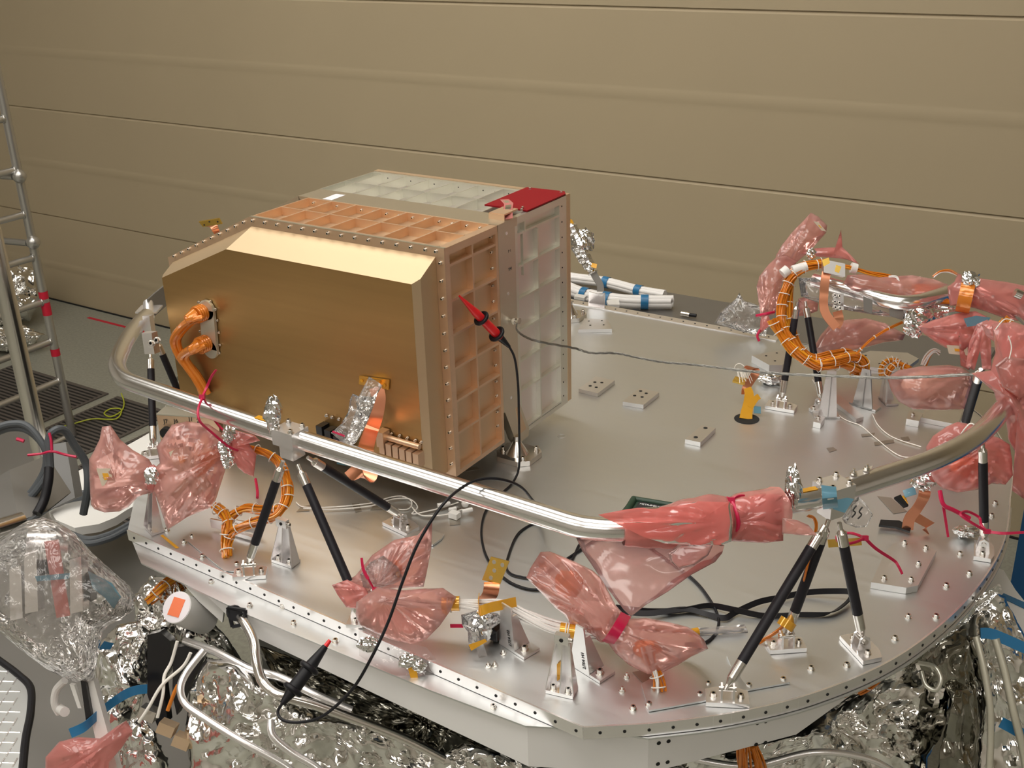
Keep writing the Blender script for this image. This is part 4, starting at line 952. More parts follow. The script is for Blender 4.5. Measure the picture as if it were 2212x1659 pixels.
zt_('crimson cable ties bunched round the upright strut at the right rim', [hq, Pd(2100, 1130, 1.92), Pd(2075, 1112, 1.92), Pd(2090, 1105, 1.95), Pd(2115, 1118, 1.96), Pd(2120, 1135, 1.94), hq], [hq, Pd(2165, 1152, 1.92), Pd(2212, 1150, 1.92), Pd(2240, 1148, 1.92)], .0026, hq)
zt_('crimson cable tie strand running from the pink bag to the right strut', [Pd(2030, 1060, 1.95), Pd(2038, 1090, 1.94), Pd(2060, 1102, 1.94), Pd(2095, 1120, 1.94)], [Pd(2030, 1060, 1.95), Pd(2036, 1085, 1.95), Pd(2042, 1120, 1.95), Pd(2048, 1160, 1.95)], .004)
zt_('crimson cable tie stub pointing out of the bag at the left front strut', [Pd(815, 1282, 1.86), Pd(806, 1270, 1.85), Pd(795, 1250, 1.84)], [Pd(795, 1250, 1.84), Pd(785, 1230, 1.84), Pd(781, 1205, 1.84)], .002, Pd(811, 1274, 1.85))
# zip on scaffold and straps under left bag
b = MB(); cable(b, [P(552, 1035, .02), P(556, 1060, .02), P(556, 1075, .02)], .003); tag(obj('cable_tie', b, M['tie']), 'crimson tie end hanging behind the orange loop', 'cable tie')

# ------------------------------------------------------------ copper straps with gold plates
t = thing('grounding_tab', 'upright gold plate with four holes on a copper strap behind the front wires', 'grounding strap', P(1065, 1300, .04))
g = [P(1062, 1202, .125), P(1101, 1212, .125), P(1081, 1262, .085), P(1043, 1252, .085)]
nn = (g[1] - g[0]).cross(g[3] - g[0]).normalized(); nn = nn if nn.dot(R2) < 0 else -nn
b = MB(); b.prism(g, nn * .003); obj('plate', b, M['gold'], t)
b = MB()
for u, v_ in ((.27, .17), (.75, .20), (.45, .50), (.42, .82)):
    p = g[0].lerp(g[1], u).lerp(g[3].lerp(g[2], u), v_); b.cyl(p + nn * .0031, p + nn * .0036, .0036, n=14)
obj('hole', b, M['steel'], t)
b = MB(); b.ribbon(smooth([P(1062, 1258, .087), P(1062, 1268, .085), P(1058, 1285, .07), P(1045, 1300, .05)], 4), R0, .026, .0016); obj('strap', b, M['copper'], t)
t = thing('grounding_tab', 'copper strap hanging from the gold tab on the box face and curling under the rail', 'grounding strap', fp(812, 830))
b = MB(); s = smooth([fp(812, 836, -.07), fp(818, 860, -.075), fp(812, 900, -.09), fp(800, 935, -.11), Pd(792, 962, 1.98), Pd(790, 985, 1.96), Pd(800, 1010, 1.96), Pd(795, 1032, 1.95), Pd(775, 1028, 1.94), Pd(757, 1010, 1.94)], 5)
b.ribbon(s, R0 * 1 + R1 * .3, [.028] * len(s), .002); obj('strap', b, M['copper'], t)
t = thing('grounding_tab', 'gold plate and curled copper strap taped above the black hole in the deck', 'grounding strap', P(1612, 905, 0))
b = MB(); b.prism([P(1582, 826, .05), P(1588, 816, .055), P(1613, 820, .055), P(1609, 833, .05)], (0, 0, .004)); obj('plate', b, M['gold'], t)
b = MB(); s = smooth([P(1610, 852, .03), P(1612, 838, .045), P(1622, 822, .058), P(1632, 806, .072), P(1630, 796, .085), P(1620, 794, .092), P(1614, 798, .092)], 5); b.ribbon(s, R0 + R1 * .3, .019, .0014); obj('strap', b, M['copper'], t)
b = MB(); s = smooth([P(1611, 905, .0006), P(1613, 890, .012), P(1617, 870, .028), P(1618, 850, .045), P(1614, 838, .055)], 5); b.ribbon(s, R0, [.030 - .0006 * i for i in range(len(s))], .0022)
s = smooth([P(1620, 880, .02), P(1632, 862, .035), P(1640, 856, .04)], 5); b.ribbon(s, R0, .014, .002); obj('amber_tail', b, M['ktape'], t)
b = MB(); s = [P(1636, 893, .008), P(1636, 878, .02)]; b.ribbon(s, R0, .016, .001); obj('blue_tape', b, M['lbtape'], t)
b = MB(); random.seed(2)
for k in range(9):
    cable(b, [P(1592 + k * 3, 803, .075), P(1594 + k * 3 + random.uniform(-3, 3), 812, .068), P(1598 + k * 3.4, 822 + random.uniform(-4, 6), .058)], .0009, 5, 4)
cable(b, [P(1585, 800, .07), P(1590, 788, .085), P(1600, 786, .088), P(1612, 795, .08)], .001, 5); obj('white_wire_ends', b, M['lace'], t)
# dark tape bow and clear bundle under the right rail
t = thing('taped_strap_bundle', 'copper strap bundle with black pads, clear film and blue tape under the right rail', 'grounding strap', P(1975, 1130, 0))
b = MB(); b.ribbon(smooth([P(1960, 1145, .004), P(1965, 1120, .03), P(1980, 1100, .05), P(1995, 1075, .08), P(1998, 1055, .095)], 5), R0, .022, .0015); b.ribbon([P(1975, 1115, .03), P(2010, 1135, .015), P(2000, 1150, .004)], R1, .018, .0015); obj('strap', b, M['copper'], t)
b = MB(); b.prism([P(1898, 1138, .006), P(1902, 1126, .008), P(1942, 1128, .008), P(1968, 1142, .006), P(1965, 1152, .004), P(1935, 1142, .005)], (0, 0, .004)); b.prism([P(1931, 1078, .055), P(1945, 1072, .06), P(1962, 1094, .045), P(1952, 1098, .04)], (0, 0, .004)); obj('black_pad', b, M['blackp'], t)
b = MB(); b.prism([P(1948, 1072, .0625), P(1956, 1072, .06), P(1962, 1090, .05)], (0, 0, .001)); b.prism([P(1968, 1035, .10), P(1980, 1030, .10), P(1984, 1042, .095), P(1970, 1045, .095)], (0, 0, .002)); obj('yellow_tape', b, M['ktape'], t)
b = MB(); b.prism([P(1950, 1060, .07), P(1975, 1052, .08), P(1980, 1068, .07), P(1955, 1075, .06)], (0, 0, .001)); obj('blue_tape', b, M['lbtape'], t)
# gold plate tied to right tripod
b = MB(); b.prism([Pd(1788, 1166, 1.80), Pd(1860, 1162, 1.80), Pd(1862, 1178, 1.80), Pd(1790, 1183, 1.80)], R2 * .003); tag(obj('gold_plate', b, M['gold']), 'small gold plate tied behind the right tripod', 'plate')
# zip tied copper seen on loop at back right
t = thing('grounding_tab', 'wide copper strap hanging from the rail beside the orange loop', 'grounding strap', Pd(1785, 640, 2.54))
b = MB(); s = smooth([Pd(1786, 588, 2.55), Pd(1783, 600, 2.54), Pd(1780, 630, 2.53), Pd(1779, 660, 2.53), Pd(1785, 680, 2.53), Pd(1800, 700, 2.53), Pd(1807, 708, 2.53)], 5)
b.ribbon(s, R0 - R1 * .1, [.020 + .0 * i for i in range(len(s))], .003); s = smooth([Pd(1805, 706, 2.54), Pd(1812, 690, 2.55), Pd(1808, 672, 2.55)], 5); b.ribbon(s, R0, .022, .002); obj('strap', b, M['copper'], t)
b = MB(); b.prism([Pd(1776, 562, 2.54), Pd(1790, 556, 2.54), Pd(1793, 568, 2.54), Pd(1779, 576, 2.54)], R2 * .004); b.prism([Pd(1806, 572, 2.54), Pd(1818, 576, 2.54), Pd(1812, 590, 2.54), Pd(1803, 586, 2.54)], R2 * .003); obj('plate', b, M['gold'], t)
b = MB(); b.box(Pd(1800, 580, 2.55), (.05, .03, .02), X=R0 + R1 * .2, Y=R1); b.box(Pd(1811, 652, 2.55), (.022, .038, .008), X=R0, Y=R1); obj('clamp_block', b, M['al'], t)
for q in [(1802, 638), (1812, 640), (1802, 652), (1812, 654), (1803, 664), (1813, 666)]: bolt(t, Pd(q[0], q[1], 2.54), -R2, .004)
# ------------------------------------------------------------ films and foils
def ridge(v): return 1 - 2 * abs(noise.noise(v))
def lobe(mb, pts, d, c=None, bulge=.025, amp=.005, fq=14., seed=1, N=84, K=12, pleat=None, pn=9, pa=.006, jit=0., gx=0., gy=0., back=True):
    """closed film or foil body inside an outline; d = distance, gx/gy = change of distance per 100 px"""
    pts = [V((p[0], p[1])) for p in pts]; n = len(pts)
    if c is None: c = (sum(p.x for p in pts) / n, sum(p.y for p in pts) / n)
    c = V(c); L = [(pts[(i + 1) % n] - pts[i]).length for i in range(n)]; tot = sum(L); out = []
    for i in range(n):
        m = max(1, round(N * L[i] / tot))
        for k in range(m): out.append(pts[i].lerp(pts[(i + 1) % n], k / m))
    n = len(out); vs = []; lay = (-1, 1) if back else (-1,)
    off = V((seed * 7.3, seed * 3.1, seed))
    for sgn in lay:
        for k in range(K + 1):
            s = 1 - (k / K) ** 1.0 * .97
            th = (1 - s ** 2.2) ** .6
            for i in range(n):
                q = c + (out[i] - c) * s
                if jit and k == 0: q = q + V((noise.noise(V((i * .5, seed, 0))), noise.noise(V((i * .5, seed, 9))))) * jit
                dd = d + gx * (q.x - c.x) / 100 + gy * (q.y - c.y) / 100
                p0 = Pd(q.x, q.y, dd)
                f = amp * (ridge(p0 * fq + off) * .9 + .55 * ridge(p0 * fq * 2.3 - off)) * min(1, (1 - s) * 5 + .15)
                if pleat:
                    v = q - V(pleat); an = math.atan2(v.y, v.x); r_ = v.length * dd / FPX
                    f += pa * ridge(V((an * pn * .35, seed, r_ * 4))) * min(1, r_ * 14) * (1 if k else .8)
                vs.append(CAM + ray(q.x, q.y) * (dd + sgn * bulge * th + f + sgn * .0004))
    fs = []; LN = (K + 1) * n
    for li, sgn in enumerate(lay):
        o = li * LN
        for k in range(K):
            for i in range(n):
                j = (i + 1) % n; f = (o + k * n + i, o + k * n + j, o + (k + 1) * n + j, o + (k + 1) * n + i); fs.append(f if sgn > 0 else f[::-1])
        e = tuple(o + K * n + i for i in range(n)); fs.append(e if sgn > 0 else e[::-1])
    if back: fs += [(i, (i + 1) % n, LN + (i + 1) % n, LN + i) for i in range(n)]
    mb.add(vs, fs)
def dz_of(px, py, z): return dep(P(px, py, z))
def card(t, q, d, k, name='card_insert', m='paper'):
    b = MB(); b.prism([Pd(x, y, d) for x, y in q], R2 * .0012); b.k = 1
    c = V((sum(x for x, y in q) / 4, sum(y for x, y in q) / 4)); b.prism([Pd(c.x + (x - c.x) * k, c.y + (y - c.y) * k, d - .001) for x, y in q], R2 * .001)
    return obj(name, b, [M[m], M['ktape']], t)
M['card'] = mat('beige_card', (.55, .47, .36), .6)

# left bag
t = thing('pink_bag', 'large pink bag tied in two lobes at the left corner of the deck', 'bag', Pd(380, 1120, 2.12))
b = MB()
lobe(b, [(220, 922), (239, 919), (260, 950), (287, 972), (322, 992), (331, 1008), (322, 1040), (331, 1062), (297, 1074), (278, 1095), (258, 1105), (226, 1107), (204, 1100), (196, 1090), (194, 1053), (192, 992), (202, 976), (215, 949)], 2.14, (250, 1040), .04, .006, 16, 3, pleat=(328, 1030), pn=14, pa=.008)
obj('outer_lobe', b, M['pink'], t, 50)
b = MB(); lobe(b, [(318, 1008), (332, 1003), (343, 1012), (343, 1055), (331, 1066), (317, 1058)], 2.13, None, .014, .002, 30, 5, N=40, K=6); obj('neck', b, M['pinkd'], t, 50)
b = MB()
lobe(b, [(338, 966), (371, 918), (403, 910), (450, 916), (486, 940), (502, 972), (482, 1030), (466, 1081), (454, 1097), (403, 1118), (361, 1146), (355, 1125), (343, 1089), (331, 1058), (331, 1014), (345, 1000)], 2.12, (405, 1020), .055, .007, 14, 7, pleat=(500, 965), pn=16, pa=.010)
obj('main_lobe', b, M['pink'], t, 50)
b = MB()
lobe(b, [(494, 945), (506, 928), (550, 940), (562, 952), (538, 958), (554, 982), (548, 1030), (528, 1022), (514, 1010), (500, 985)], 2.10, (510, 965), .016, .004, 20, 9, pleat=(498, 965), pn=12, pa=.006); obj('tail', b, M['pinkd'], t, 50)
card(t, [(365, 977), (404, 958), (421, 1006), (382, 1024)], 2.09, .32, m='card'); card(t, [(208, 1012), (238, 1012), (250, 1042), (220, 1050)], 2.11, .4, m='card')
b = MB(); b.prism([Pd(*q, 2.10) for q in [(369, 1068), (379, 1079), (412, 1040), (400, 1032)]], R2 * .01); b.prism([Pd(*q, 2.11) for q in [(400, 1040), (440, 1025), (455, 1050), (420, 1075)]], R2 * .01); obj('board_insert', b, M['card'], t)
b = MB(); random.seed(5)
for k in range(12): cable(b, [Pd(492, 965 + k, 2.11), Pd(460, 975 + k * 2.5, 2.12), Pd(425 + random.uniform(-10, 10), 985 + k * 5, 2.12)], .0022, 5, 4)
obj('wire_tails', b, [M['korange']], t)
for q in [((480, 958), (490, 975)), ((488, 985), (494, 1000)), ((327, 1012), (327, 1045)), ((484, 930), (505, 945))]:
    b = MB(); crump(b, (Pd(*q[0], 2.09) + Pd(*q[1], 2.09)) / 2, .012, (1.1, .8, 1.3), 11 + q[0][0]); obj('foil_band', b, M['foils'], t, flat=True)
# front centre bag
dC = 1.86
t = thing('pink_bag', 'pink bag fanned open at the foot of the long front strut', 'bag', Pd(840, 1390, 1.82))
b = MB()
lobe(b, [(750, 1254), (768, 1243), (804, 1199), (852, 1166), (908, 1155), (934, 1118), (932, 1183), (921, 1241), (915, 1268), (815, 1275), (775, 1290)], 1.90, (815, 1262), .035, .006, 15, 13, pleat=(815, 1275), pn=16, pa=.010); obj('upper_fan', b, M['pink'], t, 50)
b = MB()
lobe(b, [(815, 1268), (870, 1275), (921, 1271), (957, 1270), (986, 1290), (973, 1319), (950, 1352), (921, 1381), (888, 1391), (843, 1381), (810, 1367), (774, 1350), (768, 1326), (770, 1300)], 1.80, (830, 1300), .045, .006, 15, 15, pleat=(812, 1272), pn=14, pa=.010, gy=-.02); obj('lower_fan', b, M['pink'], t, 50)
b = MB()
lobe(b, [(717, 1264), (750, 1252), (790, 1270), (800, 1290), (775, 1315), (748, 1312), (729, 1285)], 1.87, (770, 1285), .012, .004, 20, 17, pleat=(812, 1275), pn=14, pa=.006); obj('side_wing', b, M['pinkd'], t, 50)
b = MB(); lobe(b, [(778, 1240), (800, 1215), (828, 1200), (860, 1225), (872, 1250), (850, 1262), (810, 1272), (785, 1270)], 1.87, None, .025, .006, 22, 19, pleat=(815, 1275), pn=20, pa=.012); obj('inner_film', b, M['clear'], t, 50)
b = MB(); crump(b, Pd(858, 1232, 1.89), .016, (.6, .8, 1.1), 5, amp=.2); obj('wrapped_plug', b, M['korange'], t)
# clear film taped on the ledge
t = thing('clear_film', 'clear film with foil corners taped over the ledge below the front pink bag', 'film', Pd(860, 1500, 1.78))
b = MB(); lobe(b, [(774, 1352), (812, 1368), (862, 1385), (921, 1398), (955, 1440), (975, 1500), (988, 1540), (962, 1525), (935, 1505), (905, 1480), (862, 1462), (812, 1440), (776, 1416)], 1.79, (860, 1430), .006, .005, 26, 23, back=False); obj('sheet', b, M['clear'], t, 50)
for q, r_ in (((796, 1392), .014), ((880, 1428), .013), ((905, 1440), .010)): b = MB(); crump(b, Pd(*q, 1.785), r_, (1.2, .5, .9), q[0]); obj('foil_corner', b, M['foils'], t, flat=True)
b = MB(); b.prism([Pd(*q, 1.783) for q in [(932, 1488), (948, 1492), (985, 1515), (980, 1520), (940, 1503)]], R2 * .0006); obj('blue_tape', b, M['lbtape'], t)
b = MB(); b.prism([Pd(*q, 1.784) for q in [(880, 1440), (900, 1444), (905, 1480), (890, 1475)]], R2 * .0006); obj('tape_strip', b, M['ktape'], t)
t = thing('clear_wrapped_connector', 'clear film wrapped connector hanging from the wires under the upright gold plate', 'connector', Pd(1045, 1420, 1.77))
b = MB(); lobe(b, [(996, 1328), (1030, 1318), (1075, 1325), (1088, 1340), (1060, 1360), (1045, 1390), (1055, 1425), (1035, 1432), (1030, 1405), (1012, 1400), (1010, 1365), (998, 1350)], 1.80, (1035, 1360), .022, .007, 24, 25); obj('film', b, M['clear'], t, 50)
b = MB(); crump(b, Pd(1040, 1352, 1.80), .018, (1, .8, 1.3), 6); obj('foil_part', b, M['foils'], t, flat=True)
b = MB(); b.box(Pd(1072, 1362, 1.83), (.02, .03, .02)); b.prism([Pd(*q, 1.83) for q in [(1064, 1368), (1078, 1366), (1078, 1398), (1066, 1400)]], R2 * .01); obj('plug', b, M['blackp'], t)
b = MB(); b.prism([Pd(*q, 1.775) for q in [(1012, 1393), (1048, 1380), (1052, 1386), (1018, 1406)]], R2 * .001); obj('amber_tape', b, M['ktape'], t)
b = MB(); b.ribbon([Pd(973, 1352, 1.83), Pd(1000, 1352, 1.82)], R1, .006, .002); obj('tie_end', b, M['tie'], t)
# front right bag
t = thing('pink_bag', 'pink film bag pinched by a crimson tie on the front wires, right of centre', 'bag', Pd(1410, 1455, 1.70))
b = MB()
lobe(b, [(1137, 1248), (1145, 1228), (1168, 1192), (1188, 1191), (1246, 1215), (1280, 1232), (1300, 1250), (1330, 1307), (1346, 1325), (1322, 1385), (1298, 1388), (1230, 1345), (1220, 1329), (1200, 1313), (1168, 1280)], 1.78, (1250, 1290), .040, .006, 14, 27, pleat=(1340, 1355), pn=16, pa=.010, gy=-.02); obj('left_lobe', b, M['pink'], t, 50)
b = MB()
lobe(b, [(1335, 1335), (1359, 1336), (1395, 1334), (1442, 1343), (1486, 1354), (1508, 1369), (1522, 1383), (1530, 1402), (1493, 1419), (1464, 1437), (1432, 1452), (1399, 1457), (1359, 1437), (1330, 1412), (1312, 1388)], 1.72, (1390, 1385), .045, .006, 14, 29, pleat=(1325, 1360), pn=16, pa=.010, gy=-.02); obj('right_lobe', b, M['pink'], t, 50)
b = MB(); crump(b, Pd(1228, 1262, 1.80), .028, (.8, .6, .8), 7, amp=.25); obj('wrapped_plug', b, M['korange'], t)
b = MB(); crump(b, Pd(1398, 1400, 1.73), .022, (1.0, .7, .6), 9, amp=.25); obj('wrapped_wires', b, M['korange'], t)
b = MB(); b.ribbon(smooth([Pd(1352, 1328, 1.745), Pd(1342, 1345, 1.70), Pd(1328, 1368, 1.69), Pd(1316, 1385, 1.705), Pd(1312, 1388, 1.74)], 5), R0 * .9 + R1 * .4, .017, .002); tag(obj('cable_tie', b, M['tie'], None, 60), 'wide crimson tie band pinching the pink bag on the front wires', 'cable tie')
# sleeve on the rail with hanging flap
t = thing('pink_bag', 'pink film sleeve wrapped on the front of the rail with a long triangular flap hanging', 'bag', Pd(1345, 1318, 1.66))
def wrapped(b, pix, rad, seed, n=44):
    c = smooth([P(x, y, ZR) for x, y in pix], 10); L = len(c); s0 = len(b.v)
    rl_ = []
    for i in range(L):
        f_ = i / (L - 1) * (len(rad) - 1); k = min(int(f_), len(rad) - 2); rl_.append(rad[k] + (rad[k + 1] - rad[k]) * (f_ - k))
    b.tube(c, rl_, n, False)
    for i in range(L):
        for j in range(n):
            v = V(b.v[s0 + i * n + j]); d = (v - c[i]); q = v * 22 + V((seed, 0, 0)); h = .5 + .5 * ridge(V((j * 6.0 / n, i * .11, seed))) * .8 + .35 * ridge(q)
            r_ = max(.0196, d.length + .007 * (h - .45)); b.v[s0 + i * n + j] = tuple(c[i] + d.normalized() * r_)
b = MB(); wrapped(b, [(1345, 1146), (1390, 1143), (1440, 1137), (1500, 1127), (1545, 1119), (1575, 1116)], [.0200, .024, .030, .034, .033, .024], 3); obj('sleeve_wrap', b, M['pinkd'], t, 50)
b = MB(); wrapped(b, [(1578, 1116), (1600, 1113), (1640, 1108), (1682, 1097)], [.024, .030, .032, .031], 9); obj('cuff_wrap', b, M['pinkd'], t, 50)
b = MB()
lobe(b, [(1576, 1083), (1573, 1085), (1508, 1083), (1457, 1094), (1377, 1097), (1348, 1101), (1292, 1112), (1340, 1135), (1390, 1160), (1440, 1175), (1520, 1178), (1558, 1177), (1580, 1170), (1584, 1130)], dz_of(1500, 1130, .26) - .046, (1500, 1130), .010, .004, 14, 33, pleat=(1578, 1128), pn=10, pa=.006, gx=(dz_of(1600, 1111, .26) - dz_of(1400, 1140, .26)) / 2); obj('sleeve', b, M['pinkd'], t, 50)
b = MB()
lobe(b, [(1572, 1086), (1616, 1072), (1645, 1065), (1692, 1068), (1694, 1119), (1692, 1155), (1692, 1168), (1652, 1173), (1580, 1169)], dz_of(1630, 1105, .26) - .022, (1630, 1120), .028, .006, 14, 35, pleat=(1578, 1128), pn=12, pa=.008); obj('cuff', b, M['pinkd'], t, 50)
b = MB(); lobe(b, [(1690, 1119), (1721, 1123), (1746, 1134), (1766, 1157), (1728, 1156), (1690, 1152)], 1.63, None, .006, .002, 30, 36, N=40, K=5); obj('tail', b, M['pink'], t, 50)
b = MB()
lobe(b, [(1240, 1152), (1290, 1162), (1380, 1168), (1440, 1160), (1520, 1165), (1565, 1178), (1560, 1195), (1545, 1214), (1493, 1242), (1443, 1278), (1395, 1307), (1363, 1332), (1348, 1318), (1312, 1271), (1276, 1217), (1258, 1191)], 1.635, (1380, 1220), .007, .005, 9, 37, pleat=(1576, 1160), pn=6, pa=.006, gy=-.03); obj('hanging_flap', b, M['pinkt'], t, 60)
b = MB(); lobe(b, [(1442, 1195), (1470, 1172), (1540, 1178), (1530, 1200), (1500, 1222), (1465, 1230), (1448, 1215)], 1.615, None, .010, .005, 16, 39); obj('inner_pocket', b, M['pinkt'], t, 50)
# strap of silver film in front of the gold face
t = thing('film_strap', 'silvery blue film strip taped from the gold tab on the box down to the rail', 'film', Pd(755, 1000, 1.96))
b = MB()
lobe(b, [(797, 813), (811, 822), (826, 832), (815, 852), (806, 880), (790, 920), (770, 955), (748, 972), (735, 975), (733, 950), (715, 935), (735, 918), (752, 890), (756, 862), (762, 850), (775, 856)], 1.97, (775, 890), .008, .006, 30, 43, gy=-.01); obj('film', b, M['bubble'], t, 40)
b = MB(); lobe(b, [(780, 855), (808, 858), (800, 890), (780, 930), (750, 972), (740, 968), (755, 925), (770, 885)], 1.975, None, .004, .004, 34, 44); obj('foil_layer', b, M['foils'], t, flat=True)
b = MB(); b.prism([Pd(*q, 1.955) for q in [(719, 930), (745, 940), (744, 944), (717, 934)]], R2 * .0006); obj('red_edge', b, M['tie'], t)
b = MB(); b.ribbon(smooth([Pd(748, 968, 1.955), Pd(746, 985, 1.945), Pd(743, 1005, 1.95)], 4), R0, .026, .0006); obj('blue_tape', b, M['lbtape'], t)
# film flap and blue tape at the right clamp
t = thing('clear_film', 'clear film tag with wavy dark lines and blue tape hanging at the right rail clamp', 'film', Pd(1850, 1130, 1.68))
b = MB(); lobe(b, [(1818, 1120), (1840, 1085), (1855, 1072), (1872, 1090), (1886, 1112), (1872, 1138), (1850, 1140), (1825, 1130)], 1.68, None, .004, .004, 20, 47); obj('film', b, M['bubble'], t, 50)
b = MB(); b.ribbon(smooth([Pd(1790, 1050, 1.66), Pd(1792, 1075, 1.645), Pd(1794, 1098, 1.665)], 4), R0, .022, .0006); b.prism([Pd(*q, 1.665) for q in [(1795, 1082), (1830, 1075), (1845, 1078), (1825, 1108), (1800, 1100)]], R2 * .001); obj('blue_tape', b, M['lbtape'], t)
b = MB()
for k in range(2): cable(b, [Pd(1850 + k * 13, 1092 + k * 3, 1.672), Pd(1843 + k * 13, 1102 + k * 3, 1.672), Pd(1848 + k * 13, 1108 + k * 4, 1.672), Pd(1840 + k * 13, 1118 + k * 3, 1.672)], .0012, 5, 4)
obj('wavy_mark', b, M['print'], t)

# bags at the back right
t = thing('pink_bag', 'tall pink film bag standing up at the left end of the back rail', 'bag', Pd(1660, 690, 2.62))
b = MB(); lobe(b, [(1751, 459), (1768, 468), (1787, 487), (1785, 503), (1765, 525), (1752, 540), (1730, 559), (1712, 575), (1690, 580), (1672, 565), (1677, 550), (1690, 528), (1712, 500), (1737, 474)], 2.68, (1725, 525), .045, .010, 12, 51, pleat=(1690, 590), pn=12, pa=.012); obj('top_lobe', b, M['pink'], t, 50)
b = MB(); lobe(b, [(1700, 552), (1722, 565), (1712, 580), (1696, 595), (1688, 620), (1685, 655), (1678, 672), (1671, 680), (1643, 686), (1638, 650), (1634, 618), (1640, 597), (1661, 570), (1678, 555)], 2.66, (1665, 620), .040, .009, 13, 53, pleat=(1655, 684), pn=12, pa=.010); obj('lower_lobe', b, M['pink'], t, 50)
b = MB(); lobe(b, [(1644, 684), (1660, 682), (1668, 700), (1652, 712), (1640, 722), (1642, 700)], 2.65, None, .008, .003, 20, 55, N=40, K=5); obj('tail', b, M['pinkd'], t, 50)
card(t, [(1757, 478), (1768, 480), (1785, 500), (1775, 498)], 2.60, .3, m='card')
b = MB(); cable(b, [Pd(1634, 682, 2.62), Pd(1655, 678, 2.60), Pd(1672, 674, 2.62)], .0035); cable(b, [Pd(1642, 712, 2.62), Pd(1636, 725, 2.62), Pd(1640, 737, 2.62)], .003); obj('crimson_tie', b, M['tie'], t)
t = thing('pink_bag', 'bright pink pointed film tail above the orange wire loop', 'bag', Pd(1790, 560, 2.66))
b = MB(); lobe(b, [(1730, 548), (1749, 538), (1768, 536), (1796, 534), (1809, 535), (1814, 515), (1817, 496), (1820, 534), (1837, 550), (1856, 571), (1831, 562), (1812, 558), (1784, 556), (1756, 553)], 2.66, (1800, 547), .020, .006, 15, 57, pleat=(1735, 550), pn=10, pa=.006); obj('film', b, M['pinkd'], t, 50)
b = MB(); crump(b, Pd(1752, 548, 2.62), .014, (.8, .8, .9), 61); obj('foil_band', b, M['foils'], t, flat=True)
t = thing('pink_bag', 'pink film wrap along the back rail over amber wires', 'bag', Pd(1940, 655, 2.58))
b = MB(); lobe(b, [(1822, 612), (1831, 594), (1862, 592), (1897, 599), (1925, 597), (1972, 594), (2019, 603), (2052, 616), (2056, 640), (2050, 661), (1988, 657), (1940, 654), (1893, 645), (1846, 631)], 2.58, (1940, 625), .040, .008, 13, 63, pleat=(2055, 640), pn=8, pa=.006); obj('film', b, M['pink'], t, 50)
b = MB(); cable(b, [Pd(1930, 640, 2.58), Pd(1970, 648, 2.56), Pd(2020, 650, 2.55), Pd(2050, 652, 2.55)], .006); b.box(Pd(2000, 628, 2.58), (.06, .02, .03), X=R0, Y=R2); obj('amber_core', b, M['korange'], t)
t = thing('pink_bag', 'pink film wrap with a foil band at the right end of the back rail', 'bag', Pd(2130, 680, 2.46))
b = MB(); lobe(b, [(2046, 620), (2062, 608), (2069, 590), (2094, 597), (2113, 600), (2176, 609), (2240, 622), (2240, 700), (2176, 690), (2129, 673), (2097, 664), (2052, 660)], 2.46, (2130, 640), .055, .010, 12, 65, pleat=(2098, 606), pn=8, pa=.010); obj('film', b, M['pinkd'], t, 50)
b = MB(); crump(b, Pd(2096, 604, 2.40), .019, (1.0, .7, 1), 67); obj('foil_band', b, M['foils'], t, flat=True)
b = MB(); b.tube([Pd(2070, 640, 2.42), Pd(2100, 645, 2.41)], .034, 16); obj('amber_core', b, M['korange'], t)
b = MB(); b.cyl(Pd(2192, 632, 2.38), Pd(2206, 638, 2.38), .010, n=12); obj('steel_pin', b, M['steel'], t)
t = thing('clear_sleeve', 'clear film over the bare stretch of the back rail with foil patches', 'sleeve', Pd(1890, 665, 2.52))
b = MB(); lobe(b, [(1725, 600), (1760, 600), (1800, 618), (1860, 638), (1940, 652), (1955, 660), (1958, 690), (1900, 682), (1815, 668), (1770, 655), (1730, 640)], 2.56, (1850, 650), .026, .004, 18, 69); obj('film', b, M['clear'], t, 50)
for k, q in enumerate([[(1865, 640), (1885, 648), (1884, 678), (1866, 672)], [(1920, 655), (1952, 662), (1950, 692), (1922, 682)]]): b = MB(); b.prism([Pd(*u, 2.52) for u in q], R2 * .001); obj('foil_patch', b, M['dsteel'], t)
def foilblob(label, pts, d, bulge, amp, seed, m='foil', c=None, N=110, K=14, fq=11, name='foil_blanket'):
    b = MB(); lobe(b, pts, d, c, bulge, amp * 1.5, fq, seed, int(N * 1.5), int(K * 2.0), jit=4)
    for i in range(len(b.v)):
        v = V(b.v[i]); q = V((v.x * 14, v.y * 14, v.z * 7)) + V((seed, 0, 0))
        w_ = noise.noise_vector(q * .5) * .8; h = abs(noise.noise(q + w_)) * 1.6 + abs(noise.noise(q * 2.3 + w_ * 2)) * .8 + abs(noise.noise(q * 5.1)) * .3
        b.v[i] = tuple(v + R2 * h * amp * .9)
    o = obj(name, b, M[m], None, 30); tag(o, label, 'foil'); return o
foilblob('crinkled foil wrap on the back rail under the pink film', [(1955, 655), (2000, 655), (2050, 662), (2094, 668), (2100, 684), (2060, 692), (2010, 698), (1980, 706), (1958, 690)], 2.52, .03, .012, 71, 'foils', N=70, K=8)
t = thing('pink_bag', 'pink bag with a foil neck and drooping folds below the back rail', 'bag', Pd(2060, 800, 2.40))
b = MB(); lobe(b, [(1981, 706), (2019, 690), (2066, 677), (2107, 672), (2132, 684), (2129, 706), (2105, 745), (2094, 800), (2075, 790), (2094, 745), (2044, 752), (2019, 738), (1997, 722)], 2.42, (2070, 715), .040, .009, 13, 73, pleat=(1985, 710), pn=12, pa=.012); obj('film', b, M['pinkd'], t, 50)
